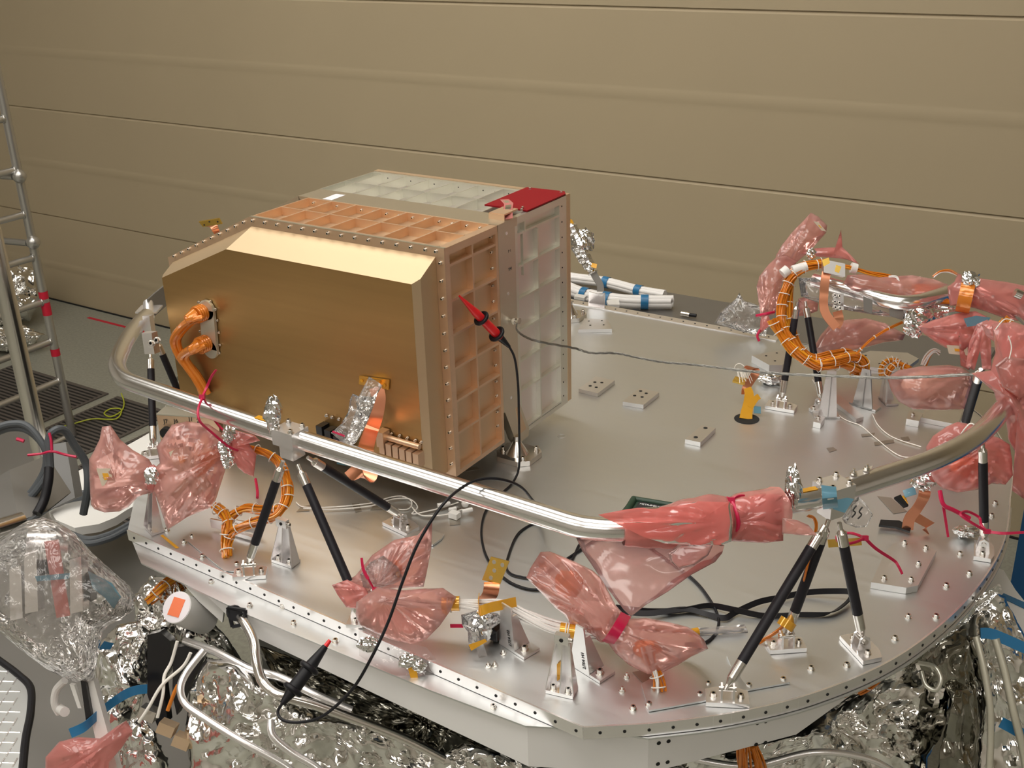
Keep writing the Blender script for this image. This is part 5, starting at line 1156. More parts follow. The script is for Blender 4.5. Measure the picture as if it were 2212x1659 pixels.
b = MB(); lobe(b, [(2094, 740), (2110, 700), (2134, 690), (2141, 740), (2142, 800), (2122, 798), (2118, 752), (2105, 800), (2086, 792)], 2.36, None, .016, .006, 18, 75, pleat=(2125, 690), pn=12, pa=.01); obj('fold', b, M['pinkd'], t, 50)
b = MB(); crump(b, Pd(1976, 700, 2.44), .022, (1.1, .8, 1.2), 77); obj('foil_band', b, M['foils'], t, flat=True)
card(t, [(2045, 745), (2090, 748), (2091, 768), (2050, 764)], 2.40, .3, m='card')
b = MB(); b.prism([Pd(*q, 2.37) for q in [(2082, 688), (2108, 682), (2140, 686), (2130, 700), (2090, 706)]], R2 * .002); obj('blue_tape', b, M['lbtape'], t)
t = thing('pink_bag', 'soft pink film heap behind the orange loop near the back edge of the deck', 'bag', Pd(1840, 765, 2.72))
b = MB(); lobe(b, [(1755, 755), (1774, 722), (1796, 697), (1831, 690), (1871, 687), (1912, 698), (1956, 722), (1950, 735), (1909, 740), (1862, 753), (1815, 762), (1780, 768)], 2.74, (1850, 728), .05, .009, 12, 79, pleat=(1760, 760), pn=8, pa=.01); lobe(b, [(1716, 684), (1725, 645), (1745, 640), (1768, 655), (1766, 672), (1740, 682)], 2.70, None, .02, .006, 16, 81); 
obj('film', b, M['pink'], t, 50)
t = thing('pink_bag', 'low brownish pink bag lying on the deck at the back right behind the steel cable', 'bag', Pd(2020, 885, 2.38))
b = MB(); lobe(b, [(1916, 815), (1940, 800), (1988, 791), (2050, 788), (2082, 794), (2098, 808), (2100, 832), (2084, 884), (2034, 886), (1972, 884), (1942, 868), (1925, 844)], 2.44, (2005, 838), .05, .008, 13, 83, pleat=(2100, 800), pn=10, pa=.01); obj('film', b, M['pink'], t, 50)
b = MB(); crump(b, Pd(2010, 830, 2.46), .06, (1.1, .5, .5), 85, amp=.25); obj('wrapped_core', b, M['card'], t)
t = thing('pink_bag', 'pink bag with amber folds hanging under the right end of the rail', 'bag', Pd(2100, 1060, 1.98))
b = MB(); lobe(b, [(2000, 966), (2015, 942), (2045, 921), (2069, 911), (2100, 917), (2127, 937), (2157, 945), (2181, 960), (2186, 990), (2188, 1027), (2172, 1047), (2142, 1045), (2112, 1058), (2069, 1064), (2036, 1055), (2018, 1039), (2006, 1010)], 2.02, (2095, 990), .05, .009, 13, 87, pleat=(2160, 950), pn=12, pa=.014); obj('film', b, M['pinkd'], t, 50)
b = MB(); crump(b, Pd(2095, 1010, 2.03), .03, (1.2, .5, .6), 88, amp=.2); obj('wrapped_core', b, M['korange'], t)
t = thing('pink_bag', 'big red pink film bundle covering the rail end at the right edge', 'bag', Pd(2200, 1070, 1.96))
b = MB(); lobe(b, [(2098, 806), (2140, 800), (2150, 760), (2142, 700), (2190, 695), (2260, 720), (2260, 1080), (2212, 1078), (2186, 1060), (2200, 990), (2178, 950), (2172, 900), (2156, 880), (2146, 845)], 2.02, (2200, 870), .055, .010, 11, 89, pleat=(2150, 800), pn=12, pa=.014); obj('film', b, M['pinkd'], t, 50)
b = MB(); crump(b, Pd(2185, 830, 2.0), .03, (.7, .5, .8), 90, amp=.25); obj('wrapped_core', b, M['korange'], t)
b = MB(); lobe(b, [(2150, 790), (2175, 770), (2212, 775), (2240, 800), (2240, 850), (2200, 860), (2165, 835)], 1.97, None, .02, .008, 16, 91); obj('outer_film', b, M['pink'], t, 50)
b = MB(); lobe(b, [(2120, 700), (2140, 690), (2175, 700), (2195, 730), (2190, 760), (2170, 775), (2150, 740), (2130, 725)], 2.10, None, .03, .008, 16, 93); obj('upper_film', b, M['pinkd'], t, 50)
b = MB(); cable(b, [Pd(2065, 955, 1.95), Pd(2085, 925, 1.93), Pd(2100, 915, 1.93), Pd(2118, 935, 1.93), Pd(2130, 955, 1.95)], .0012); cable(b, [Pd(2150, 712, 1.99), Pd(2170, 690, 1.99), Pd(2190, 693, 1.99)], .001); cable(b, [Pd(2180, 775, 1.95), Pd(2185, 750, 1.95), Pd(2178, 725, 1.95)], .001); tag(obj('white_thread', b, M['lace']), 'loose white lacing threads on the pink bags at the right', 'thread')
# clear film lying on the platform behind
t = thing('clear_film', 'crumpled clear film sheet lying on the platform behind the deck', 'film', Pd(1600, 720, 3.0))
b = MB(); lobe(b, [(1543, 698), (1558, 672), (1590, 645), (1597, 632), (1606, 648), (1650, 664), (1660, 700), (1655, 728), (1600, 716)], 3.02, (1610, 690), .03, .008, 12, 95); obj('film', b, M['bubble'], t, 50)

# ------------------------------------------------------------ things behind the deck
b = MB(); b.prism([V((-1.15, 1.20, -.10)), V((.74, 1.20, -.10)), V((.74, 1.60, -.10)), V((-1.15, 1.60, -.10))], (0, 0, .02)); tag(obj('work_platform', b, M['dsteel']), 'dark grey platform plate behind the far edge of the deck', 'platform')
def bundle(label, pts, r, bands, seed):
    t = thing('white_sleeve_bundle', label, 'tubing', pts[0]); random.seed(seed); b = MB(); s = smooth(pts, 6)
    for k in range(7):
        a = k * .9; o = V((0, math.cos(a), math.sin(a))) * r * .55; b.tube([p + o * (1 if i else .8) for i, p in enumerate(s)], r * .45, 10)
    obj('sleeves', b, M['white'], t, 60)
    for f_ in bands:
        i = int(f_ * (len(s) - 1)); b = MB(); d = (s[min(i + 1, len(s) - 1)] - s[i - 1]).normalized(); b.cyl(s[i] - d * .012, s[i] + d * .012, r * 1.08, n=18, cap=False); obj('blue_tape', b, M['btape'], t, 60)
bundle('bundle of white sleeves with blue tape lying nearer the deck edge', [P(1180, 598, -.055), P(1240, 628, -.055), P(1290, 642, -.055), P(1360, 651, -.055), P(1452, 652, -.055)], .022, (.38, .62, .84), 1)
bundle('bundle of white sleeves with blue tape lying behind the other bundle', [P(1180, 592, -.055), P(1250, 602, -.055), P(1310, 610, -.055), P(1380, 628, -.055), P(1436, 638, -.055)], .018, (.5, .76), 2)
t = thing('black_pen_probe', 'small black and silver plug lying on the platform behind the deck', 'plug', P(1485, 682, -.08))
b = MB(); b.cyl(P(1472, 677, -.07), P(1490, 680, -.07), .008, n=12); obj('sleeve', b, M['steel'], t)
b = MB(); b.cyl(P(1490, 680, -.07), P(1504, 682, -.07), .0055, n=12); obj('tip', b, M['black'], t)
t = thing('foil_wrapped_hose', 'foil wrapped flexible hose rising from a bright angle bracket behind the silver housing', 'hose', P(1288, 655, 0))
b = MB(); b.prism([P(1271, 656, .0), P(1306, 660, .0), P(1306, 633, .055), P(1300, 637, .05), P(1290, 635, .05), P(1272, 630, .055)], (0, .004, 0)); b.prism([P(1271, 656, .001), P(1306, 660, .001), P(1306, 668, .001), P(1271, 664, .001)], (0, 0, .004)); obj('bracket', b, M['alb'], t)
dA = dz_of(1290, 640, .04)
b = MB(); b.ribbon(smooth([Pd(1297, 630, dA), Pd(1296, 615, dA), Pd(1286, 598, dA), Pd(1280, 585, dA)], 5), R0, .02, .006); obj('strap', b, M['dsteel'], t)
b = MB(); s = smooth([Pd(1282, 590, dA), Pd(1270, 568, dA), Pd(1258, 548, dA), Pd(1248, 520, dA), Pd(1236, 495, dA), Pd(1226, 478, dA)], 6); rr_ = [.012 + .010 * math.sin(i / len(s) * 3.1) + random.uniform(-.003, .004) for i in range(len(s))]
b.tube(s, rr_, 10); crump(b, Pd(1263, 520, dA), .034, (.8, .6, 1.0), 97); obj('foil_wrap', b, M['foils'], t, flat=True)
b = MB(); b.prism([Pd(*q, dA - .02) for q in [(1278, 568), (1290, 570), (1288, 580), (1277, 577)]], R2 * .003); b.prism([Pd(*q, dA - .02) for q in [(1228, 472), (1236, 475), (1240, 483), (1230, 482)]], R2 * .003); obj('amber_tape', b, M['ktape'], t)
for q, l in (([(1245, 640), (1268, 644), (1262, 650), (1240, 646)], 'left'), ([(1310, 655), (1336, 650), (1338, 664), (1314, 664)], 'right')): b = MB(); b.prism([P(*u, -.01) for u in q], (0, 0, .009)); tag(obj('support_shelf', b, M['wpaint']), 'small white shelf piece ' + l + ' of the angle bracket at the back edge', 'shelf')

# ------------------------------------------------------------ floor tiles, tape, scaffold
def grate(name, label, x0, x1, y0, y1):
    b = MB(); b.bx(x0, x1, y0, y1, ZF + .001, ZF + .008)
    n = int((y1 - y0) / .03); b.k = 1
    for i in range(n): y = y0 + .015 + i * .03; b.bx(x0 + .02, x1 - .02, y - .006, y + .006, ZF + .008, ZF + .0095)
    tag(obj(name, b, [M['grate'], M['hole']]), label, 'floor tile')
grate('floor_grating', 'dark ribbed floor tile left behind the scaffold ladder', -5.05, -4.13, .9, 2.12); grate('floor_grating', 'dark ribbed floor tile right of the scaffold ladder, middle one', -4.05, -3.58, .9, 2.12); grate('floor_grating', 'dark ribbed floor tile under the bend of the hand rail', -3.50, -2.7, .9, 2.12)
b = MB(); b.bx(-5.38, -4.97, 2.93, 2.955, ZF + .0005, ZF + .0015); b.bx(-4.86, -4.76, 2.93, 2.955, ZF + .0005, ZF + .0015); tag(obj('red_floor_tape', b, M['redtape']), 'red tape line stuck on the floor near the wall', 'tape')
b = MB(); zf = lambda q: P(q[0], q[1], ZF + .02); cable(b, [zf(q) for q in [(262, 850), (268, 870), (262, 888), (240, 900), (225, 893), (240, 883), (262, 885), (250, 905), (200, 905), (160, 915), (120, 925)]], .004, 6); tag(obj('yellow_green_wire', b, M['yg']), 'thin yellow green wire lying on the floor tiles', 'wire')
t = thing('scaffold_frame', 'aluminium scaffold ladder frame with red tape bands at the left edge', 'scaffold', (-3.83, 1.64, ZF))
X, Y = -3.83, 1.64
b = MB(); b.cyl((X, Y, ZF + .01), (X, Y, 1.9), .022, n=18); b.cyl((X, Y - .75, ZF + .01), (X, Y - .75, 1.9), .022, n=18); obj('post', b, M['scaf'], t, 60)
for q in [(158, 940), (113, 815), (104, 733), (86, 648), (68, 553), (47, 460), (28, 365), (10, 255)]:
    v = ray(*q); tt = ((X - CAM.x) * R2.x + (Y - CAM.y) * R2.y) ; z = (CAM + v * ((Y - CAM.y) / v.y)).z
    b = MB(); b.cyl((X, Y - .74, z), (X, Y - .01, z), .017, n=14); b.torus((X, Y - .022, z), (0, 1, 0), .018, .004, 16, 6); obj('rung', b, M['scaf'], t, 60)
for py, h in ((637, .02), (665, .035), (753, .02)):
    z = (CAM + ray(95, py) * ((Y - CAM.y) / ray(95, py).y)).z; b = MB(); b.cyl((X, Y, z - h), (X, Y, z + h), .0235, n=18, cap=False); obj('red_band', b, M['redtape'], t)
for a, c_ in (((0, 505), (62, 520)), ((0, 372), (36, 378))):
    b = MB(); p1 = V((X, Y - .03, Py(*c_, Y).z)); p0 = p1 + V((-1.6, -.5, .05)); b.cyl(p0, p1, .017, n=12); b.ball(p1 + V((.02, .02, 0)), .035); obj('brace', b, M['scaf'], t, 60)
b = MB(); pc = Pd(45, 780, 3.2); b.cyl((pc.x, pc.y, -.78), (pc.x, pc.y, 1.6), .025, n=20); tag(obj('steel_post', b, M['steel']), 'thick polished steel post at the left edge in front of the ladder frame', 'post')
foilblob('foil wrapped gear on the floor behind the scaffold ladder', [(-30, 570), (30, 560), (70, 580), (80, 640), (60, 690), (0, 705), (-30, 700)], dz_of(20, 705, -1.46), .25, .06, 101, 'foil', N=60, K=8, fq=5)
foilblob('second foil sheet low behind the scaffold ladder', [(-30, 708), (40, 700), (90, 722), (70, 745), (0, 760), (-30, 755)], dz_of(20, 760, -1.46), .15, .05, 103, 'foil', N=50, K=7, fq=5)

# ------------------------------------------------------------ left foreground and below the deck
zt_p = -.62
b = MB(); b.prism([P(*q, zt_p) for q in [(-40, 905), (60, 950), (180, 1050), (300, 1180), (420, 1330), (420, 1720), (-60, 1720)]], (0, 0, .03)); tag(obj('lower_platform', b, M['dsteel']), 'dull grey platform below the left side of the deck', 'platform')
b = MB(); b.prism([P(*q, -.45) for q in [(108, 1115), (130, 1070), (157, 1041), (186, 1026), (240, 995), (287, 972), (325, 950), (345, 1000), (345, 1080), (277, 1118), (253, 1134), (217, 1149), (165, 1157), (125, 1140)]], (0, 0, .025)); tag(obj('white_round_table', b, M['wpaint']), 'white round table top under the left pink bag with grey cables round it', 'table')
b = MB(); s = [Pd(*q) for q in [(-30, 1045, 2.5), (20, 1015, 2.5), (60, 1000, 2.55), (98, 985, 2.6)]]; e_ = [Pd(*q) for q in [(-30, 1150, 2.35), (40, 1125, 2.35), (100, 1105, 2.4), (150, 1065, 2.5)]]
b.add(s + e_, [(i, i + 1, i + 5, i + 4) for i in range(3)]); b.add([p + R2 * .01 for p in s + e_], [(i + 4, i + 5, i + 1, i) for i in range(3)]); tag(obj('curved_shield', b, M['dsteel']), 'tilted grey sheet metal shield beside the steel post', 'shield')
b = MB(); b.prism([Pd(*q, 2.75) for q in [(112, 960), (142, 955), (158, 1050), (162, 1075), (110, 1100)]], R2 * .05); tag(obj('grey_side_panel', b, M['grey']), 'pale grey upright panel beside the bundled grey cables', 'panel')
b = MB()
for k, (a, d) in enumerate(((0, 2.45), (9, 2.44))):
    cable(b, [Pd(-20, 940 - a, d), Pd(20, 925 - a, d), Pd(60, 930 - a, d), Pd(95, 965, d), Pd(98 + a, 1010, d), Pd(70 + a, 1060, d), Pd(30 + a, 1095, d), Pd(-20, 1130, d)], .008, 10)
cable(b, [Pd(108, 1010, 2.42), Pd(106, 950, 2.42), Pd(118, 930, 2.42), Pd(140, 930, 2.44), Pd(160, 960, 2.46), Pd(185, 1000, 2.48), Pd(190, 1050, 2.48), Pd(180, 1110, 2.5)], .009, 10)
tag(obj('grey_cable_loop', b, M['cable']), 'thick grey cables looped over the shield and tied with crimson ties', 'cable')
b = MB(); cable(b, [Pd(106, 1010, 2.42), Pd(104, 1040, 2.41), Pd(95, 1080, 2.40), Pd(80, 1110, 2.38)], .0105, 12); tag(obj('black_cable_sleeve', b, M['black']), 'black braided sleeve on the grey cable near the wrapped assembly', 'cable')
b = MB(); cable(b, [Pd(60, 983, 2.40), Pd(90, 980, 2.40), Pd(112, 975, 2.39), Pd(140, 982, 2.40), Pd(165, 987, 2.40)], .003, 6); cable(b, [Pd(112, 975, 2.39), Pd(110, 950, 2.39), Pd(106, 935, 2.39)], .003, 6); cable(b, [Pd(36, 948, 2.42), Pd(52, 953, 2.42)], .004, 6); tag(obj('cable_tie', b, M['tie']), 'crimson tie round the grey cables beside the steel post', 'cable tie')
b = MB()
for a in (0, 9): cable(b, [P(x, y + a, -.40 + .0) for x, y in [(60, 1120), (110, 1085), (160, 1068), (210, 1063), (260, 1058), (300, 1050)]], .009, 10); cable(b, [P(x, y + a, -.43) for x, y in [(150, 1152), (190, 1165), (235, 1155), (270, 1138), (300, 1120)]], .009, 10)
tag(obj('grey_cable_loop', b, M['cable']), 'pair of grey cables curving over and round the white table top', 'cable')
b = MB(); b.cyl(Pd(-10, 1140, 2.25), Pd(48, 1122, 2.3), .016, n=16); tag(obj('cable_coupler', b, M['steel']), 'metal cable coupler at the left edge above the wrapped assembly', 'connector')
# stretch film wrapped assembly
t = thing('film_wrapped_assembly', 'round mechanical assembly wrapped in clear stretch film at the left edge', 'assembly', Pd(120, 1480, 1.95))
b = MB(); lobe(b, [(-60, 1200), (0, 1160), (60, 1124), (95, 1118), (125, 1128), (160, 1150), (200, 1195), (245, 1235), (280, 1265), (293, 1290), (288, 1318), (262, 1338), (235, 1350), (222, 1365), (215, 1400), (205, 1462), (190, 1478), (150, 1470), (100, 1445), (40, 1400), (0, 1365), (-60, 1330)], 1.98, (110, 1290), .11, .010, 16, 111, N=130, K=18, pleat=(95, 1115), pn=16, pa=.006); obj('stretch_film', b, M['bubble'], t, 40)
b = MB()
for x0, x1, y0, y1 in ((20, 45, 1230, 1335), (52, 78, 1200, 1320), (150, 175, 1210, 1320)): b.prism([Pd(*q, 2.0) for q in [(x0, y0), (x1, y0 - 8), (x1 + 4, y1), (x0 + 2, y1 + 6)]], R2 * .03)
b.cyl(Pd(60, 1180, 2.03), Pd(150, 1180, 2.05), .03, n=20); obj('metal_core', b, M['alb'], t)
b = MB()
for q in [[(44, 1240), (52, 1240), (56, 1330), (46, 1330)], [(85, 1200), (100, 1200), (105, 1240), (90, 1242)], [(180, 1230), (196, 1250), (196, 1300), (182, 1290)]]: b.prism([Pd(*u, 2.02) for u in q], R2 * .03)
obj('dark_gap', b, M['blackp'], t)
b = MB(); b.prism([Pd(*q, 1.93) for q in [(95, 1170), (125, 1165), (150, 1330), (122, 1335)]], R2 * .004); obj('pink_strip', b, M['pinkd'], t)
b = MB(); b.prism([Pd(*q, 1.93) for q in [(190, 1235), (240, 1260), (260, 1290), (245, 1315), (225, 1290), (200, 1270)]], R2 * .004); b.prism([Pd(*q, 1.92) for q in [(75, 1245), (150, 1238), (148, 1250), (80, 1256)]], R2 * .004); obj('blue_strip', b, M['lbtape'], t)
t = thing('assembly_support', 'grey support bar and clear hose below the wrapped assembly', 'support', Pd(230, 1700, 1.95))
b = MB(); b.prism([Pd(*q, 1.98) for q in [(178, 1475), (202, 1470), (262, 1690), (228, 1690)]], R2 * .02); b.prism([Pd(*q, 1.99) for q in [(150, 1478), (160, 1480), (176, 1530), (168, 1530)]], R2 * .01); obj('bar', b, M['wpaint'], t)
b = MB(); cable(b, [Pd(140, 1470, 2.02), Pd(122, 1490, 2.03), Pd(118, 1520, 2.04), Pd(128, 1540, 2.05)], .007, 10); b.cyl(Pd(128, 1530, 2.05), Pd(140, 1538, 2.02), .009, n=12); obj('hose', b, M['white'], t)
b = MB(); b.prism([Pd(*q, 1.97) for q in [(174, 1470), (184, 1470), (200, 1560), (186, 1560)]], R2 * .01); obj('dark_edge', b, M['blackp'], t)
# tread plate step
t = thing('tread_plate_step', 'aluminium tread plate step with a black rubber edge in the lower left corner', 'step', Pd(20, 1700, 1.9))
q4 = [(-60, 1390), (0, 1430), (40, 1462), (62, 1490), (60, 1540), (50, 1600), (40, 1720), (-60, 1720)]
b = MB(); pl = [P(*q, -.35) for q in q4]; b.prism(pl, (0, 0, -.004)); obj('plate', b, M['plate'], t)
b = MB()
for i in range(-1, 9):
    for j in range(0, 12):
        px, py = 0 + i * 14 - 10, 1450 + j * 22
        if px > 45 or px < -30 or py < 1430 + px * .9: continue
        c = P(px, py, -.35); a = .5 if (i + j) % 2 else -1.0; d = V((math.cos(a), math.sin(a), 0)) * .012; b.cyl(c - d, c + d, .0018, n=6)
obj('tread_pattern', b, M['alb'], t)
b = MB(); cable(b, [P(*q, -.35) for q in [(-40, 1400), (0, 1428), (40, 1458), (66, 1487), (66, 1540), (55, 1600), (46, 1700)]], .008, 10); obj('rubber_edge', b, M['black'], t)
# body under the deck
b = MB(); b.prism([V(q + (-.13,)) for q in [(-.28, -.12), (.44, -.14), (.58, .06), (.66, .32), (.66, .70), (.40, 1.0), (-.5, 1.0), (-.75, .5), (-.6, -.05)]], (0, 0, -.9)); tag(obj('spacecraft_body', b, M['blackp']), 'black body below the aluminium deck behind the foil blankets', 'body')
foilblob('tall crinkled silver blanket behind the wrapped assembly, left of the black panel', [(205, 1400), (250, 1352), (300, 1342), (322, 1360), (320, 1450), (316, 1480), (300, 1540), (262, 1590), (215, 1605), (196, 1560), (195, 1480)], 2.12, .05, .014, 121, N=90)
foilblob('silver foil ridge below the left corner of the deck', [(285, 1290), (325, 1245), (372, 1248), (400, 1300), (440, 1330), (480, 1370), (530, 1440), (470, 1440), (400, 1420), (330, 1375), (290, 1340)], 2.16, .04, .014, 123, N=90)
foilblob('crinkled silver foil in the lower left beside the pink scrap', [(262, 1565), (300, 1545), (335, 1590), (362, 1650), (370, 1720), (240, 1720), (250, 1640)], 2.02, .05, .014, 125, N=70, K=10)
foilblob('large bulging silver blanket at the bottom, left of centre', [(402, 1500), (440, 1425), (520, 1430), (600, 1490), (680, 1530), (760, 1555), (860, 1580), (950, 1620), (1000, 1720), (420, 1720), (395, 1600)], 1.98, .10, .018, 127, N=140, K=20)
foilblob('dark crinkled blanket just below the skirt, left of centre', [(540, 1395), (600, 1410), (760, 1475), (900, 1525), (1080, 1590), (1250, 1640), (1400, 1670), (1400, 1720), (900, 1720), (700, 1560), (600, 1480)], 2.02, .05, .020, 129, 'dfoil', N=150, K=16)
foilblob('silver blanket at the bottom edge under the middle of the skirt', [(930, 1640), (1000, 1610), (1100, 1630), (1250, 1650), (1380, 1668), (1380, 1740), (930, 1740)], 1.94, .06, .018, 131, N=90)
foilblob('crinkled silver blanket under the right part of the skirt', [(1380, 1740), (1420, 1665), (1500, 1650), (1650, 1610), (1760, 1545), (1860, 1480), (1960, 1415), (2040, 1395), (2070, 1470), (2050, 1560), (2010, 1640), (2000, 1740)], 2.00, .09, .020, 133, N=160, K=20)
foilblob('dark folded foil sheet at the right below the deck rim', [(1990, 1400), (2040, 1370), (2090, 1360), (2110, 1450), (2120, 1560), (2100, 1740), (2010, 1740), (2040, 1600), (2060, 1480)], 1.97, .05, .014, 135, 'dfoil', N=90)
foilblob('shiny crinkled blanket at the right edge beside the white table', [(2060, 1345), (2110, 1300), (2140, 1275), (2175, 1290), (2200, 1340), (2240, 1420), (2240, 1740), (2110, 1740), (2120, 1560), (2095, 1420)], 2.02, .06, .018, 137, N=110)
foilblob('thin twisted foil edge along the right rim of the deck', [(1980, 1400), (2030, 1360), (2080, 1320), (2130, 1280), (2160, 1262), (2166, 1275), (2120, 1320), (2070, 1360), (2020, 1400)], 1.93, .014, .008, 139, 'foils', N=70, K=6)
b = MB(); lobe(b, [(98, 1636), (128, 1602), (168, 1592), (216, 1595), (253, 1568), (273, 1556), (287, 1580), (262, 1617), (236, 1646), (230, 1720), (98, 1720)], 1.95, (180, 1640), .035, .008, 13, 141, pleat=(240, 1600), pn=10, pa=.010); tag(obj('pink_film_scrap', b, M['pinkd'], None, 50), 'folded pink film scrap in the lower left corner', 'film')
b = MB(); b.prism([Pd(*q, 2.08) for q in [(318, 1372), (345, 1365), (368, 1385), (372, 1440), (352, 1470), (362, 1560), (340, 1570), (318, 1500)]], R2 * .03); b.prism([Pd(*q, 2.05) for q in [(375, 1400), (402, 1395), (440, 1415), (400, 1500), (382, 1545), (372, 1500)]], R2 * .03); tag(obj('black_side_panel', b, M['blackp']), 'glossy black panels between the foil blankets at the lower left', 'panel')
b = MB(); b.ribbon(smooth([Pd(152, 1584, 1.955), Pd(185, 1568, 1.955), Pd(225, 1532, 2.0), Pd(262, 1505, 2.03), (Pd(290, 1492, 2.03)), Pd(318, 1488, 2.04)], 5), R1, .017, .001); tag(obj('blue_tape_strip', b, M['btape']), 'blue tape strip across the foil in the lower left', 'tape')
b = MB(); b.prism([Pd(*q, 2.03) for q in [(212, 1403), (225, 1385), (246, 1390), (238, 1403)]], R2 * .001); tag(obj('blue_tape_strip', b, M['btape']), 'short blue tape piece under the wrapped assembly', 'tape')
for k, (lb, q) in enumerate((('blue tape strip on the right blanket, upper one', [(2118, 1368), (2150, 1372), (2240, 1412)]), ('blue tape strip on the right blanket, lower one', [(2162, 1560), (2190, 1575), (2240, 1605)]))):
    b = MB(); b.ribbon(smooth([Pd(x, y, 1.93) for x, y in q], 4), R1, .019, .001); tag(obj('blue_tape_strip', b, M['btape']), lb, 'tape')
def pipe(label, q, r, m, n='foil_wrapped_pipe', cat='pipe'):
    b = MB(); b.tube(smooth([Pd(*u) for u in q], 7), r, 12); tag(obj(n, b, M[m], None, 60), label, cat)
pipe('silver taped pipe curving down along the big bulging blanket', [(440, 1405, 1.92), (405, 1450, 1.90), (390, 1485, 1.88), (400, 1520, 1.87), (440, 1550, 1.85), (520, 1600, 1.84), (610, 1650, 1.84), (660, 1690, 1.84)], .0065, 'alb')
pipe('silver taped pipe running under the skirt towards the black clip', [(400, 1385, 2.06), (470, 1410, 2.0), (540, 1445, 1.95), (610, 1465, 1.93), (680, 1500, 1.92), (760, 1535, 1.92)], .0075, 'alb')
pipe('second silver taped pipe at the bottom edge, right of the first', [(585, 1555, 1.84), (590, 1590, 1.83), (630, 1625, 1.83), (680, 1655, 1.83), (720, 1690, 1.83)], .0065, 'alb')
pipe('bronze coloured flexible conduit curving down from a black framed connector under the deck', [(508, 1328, 1.98), (528, 1345, 1.95), (548, 1385, 1.92), (554, 1430, 1.90), (566, 1470, 1.89), (590, 1495, 1.88), (625, 1508, 1.88), (700, 1530, 1.89), (860, 1590, 1.92), (960, 1640, 1.94)], .0085, 'steel', 'flexible_conduit', 'conduit')
pipe('pale wire running between the black panels at the lower left', [(383, 1385, 1.98), (370, 1430, 1.98), (355, 1460, 1.97), (352, 1500, 1.96), (340, 1550, 1.96)], .003, 'lace', 'pale_wire', 'wire')
pipe('second pale wire crossing the black panels at the lower left', [(412, 1410, 1.97), (395, 1440, 1.97), (350, 1480, 1.96), (320, 1530, 1.95), (300, 1560, 1.95)], .003, 'lace', 'pale_wire', 'wire')
pipe('orange wire beside the black panels at the lower left', [(384, 1480, 1.96), (375, 1500, 1.96), (362, 1535, 1.96)], .0035, 'kapton', 'orange_wire', 'wire')
pipe('pale strap hanging down the dark foil at the right edge, left one', [(2108, 1375, 1.93), (2122, 1430, 1.92), (2138, 1520, 1.91), (2140, 1600, 1.91), (2135, 1690, 1.91)], .006, 'ivory', 'hanging_strap', 'strap')
pipe('pale strap hanging down the foil at the right edge, right one', [(2150, 1380, 1.93), (2170, 1450, 1.92), (2190, 1540, 1.91), (2210, 1620, 1.91), (2222, 1700, 1.91)], .007, 'ivory', 'hanging_strap', 'strap')
pipe('clear bent tube on the foil below the right rim of the deck', [(1985, 1432, 1.90), (2018, 1440, 1.88), (2032, 1465, 1.87), (2022, 1490, 1.87), (2000, 1480, 1.88), (1990, 1450, 1.89)], .004, 'silver', 'bent_tube', 'pipe')
pipe('silver taped pipe crossing the bottom blanket in the lower right', [(1500, 1640, 1.88), (1620, 1655, 1.86), (1760, 1625, 1.85), (1880, 1640, 1.86), (1960, 1690, 1.88)], .006, 'alb')
t = thing('square_socket', 'black framed connector under the front ledge of the deck', 'connector', Pd(515, 1345, 2.0))
b = MB()
for a, c_ in (((492, 1312), (530, 1318)), ((530, 1318), (530, 1348)), ((530, 1348), (502, 1354)), ((502, 1354), (492, 1312))): b.cyl(Pd(*a, 1.96), Pd(*c_, 1.96), .0035, n=8)
b.cyl(Pd(508, 1325, 1.96), Pd(505, 1322, 2.0), .014, n=14); obj('frame', b, M['black'], t)
t = thing('labelled_canister', 'white canister with an orange printed label under the left ledge of the deck', 'canister', Pd(395, 1330, 2.1))
a, c_ = Pd(382, 1312, 2.04), Pd(442, 1336, 2.12); d = (c_ - a).normalized()
b = MB(); b.cyl(a, c_, .030, n=28); obj('can', b, M['wpaint'], t); b = MB(); b.cyl(a - d * .0012, a - d * .0002, .029, n=28); obj('lid', b, M['paper'], t)
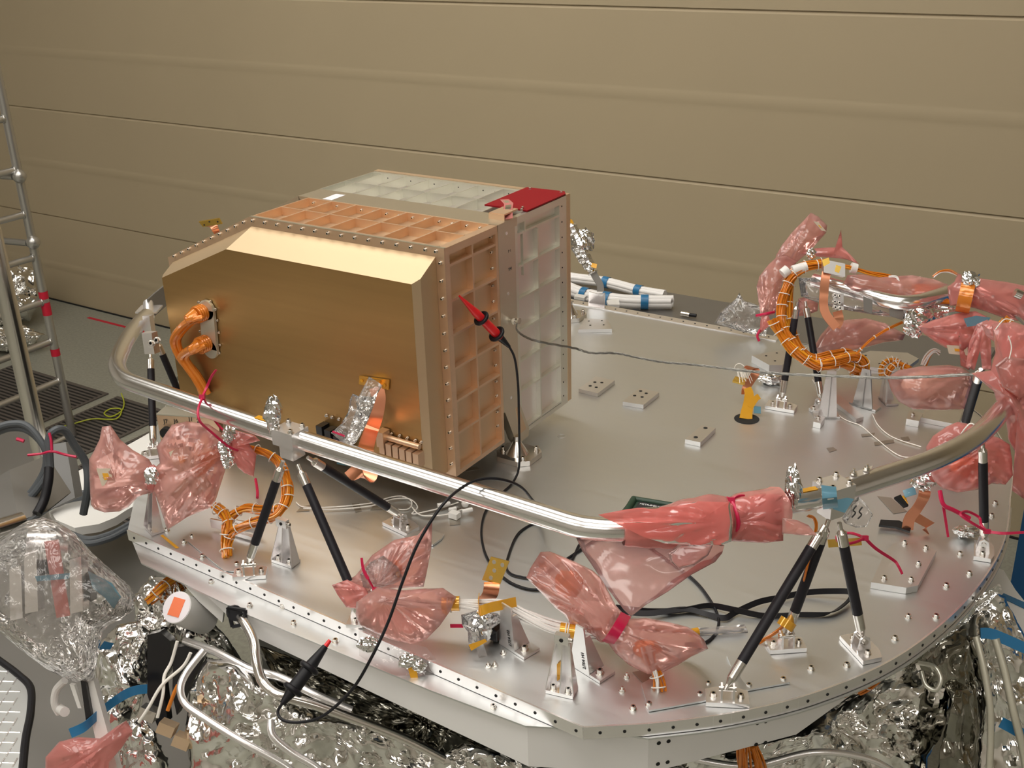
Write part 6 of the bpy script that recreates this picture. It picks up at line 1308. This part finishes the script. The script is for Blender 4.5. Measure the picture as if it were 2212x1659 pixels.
b = MB(); b.box(a - d * .0016, (.026, .034, .001), X=d.cross(V((0, 0, 1))), Y=V((0, 0, 1)) - d * d.z); obj('label', b, [mat('orange_label', (.85, .20, .08), .6)], t, label='orange label')
b = MB(); b.prism([Pd(*q, 2.06) for q in [(396, 1262), (440, 1278), (485, 1310), (480, 1345), (430, 1300)]], R2 * .01); tag(obj('white_gusset', b, M['wpaint']), 'white triangular gusset under the left ledge beside the canister', 'gusset')
t = thing('small_boxes', 'small metal connector boxes in the gap beside the lower left blanket', 'connector', Pd(350, 1560, 2.0))
for k, (x, y) in enumerate(((322, 1540), (362, 1572), (395, 1600))): b = MB(); b.box(Pd(x, y, 1.99), (.03, .03, .02), X=R0 + R1 * .4, Y=R2); obj('box', b, M['gold_in'] if k else M['steel'], t)
b = MB(); b.prism([Pd(*q, 1.95) for q in [(1176, 1640), (1190, 1628), (1225, 1640), (1228, 1652), (1190, 1662)]], R2 * .01); tag(obj('bracket_tab', b, M['wpaint']), 'white tab sticking out of the dark foil at the bottom edge', 'bracket')
b = MB(); b.cyl(Pd(1152, 1608, 1.93), Pd(1132, 1700, 1.95), .010, n=14); tag(obj('black_rod', b, M['black']), 'black rod below the skirt at the bottom edge', 'rod')
# right: blue cabinet and white table
p0 = Pd(2172, 1320, 3.1)
b = MB(); b.bx(p0.x, p0.x + .9, p0.y, p0.y + .5, ZF + .002, .02); tag(obj('blue_cabinet', b, M['blue']), 'blue cabinet standing beyond the right rim of the deck', 'cabinet')
b = MB(); b.prism([P(*q, -.30) for q in [(2128, 1232), (2165, 1248), (2190, 1290), (2260, 1380), (2260, 1500), (2150, 1400), (2100, 1300)]], (0, 0, .02)); tag(obj('white_side_table', b, M['wpaint']), 'white table edge beyond the right rim of the deck', 'table')
b = MB(); b.prism([P(*q, -.279) for q in [(2160, 1290), (2168, 1282), (2260, 1322), (2260, 1338)]], (0, 0, .001)); tag(obj('blue_tape_strip', b, M['btape']), 'blue tape strip on the white side table', 'tape')
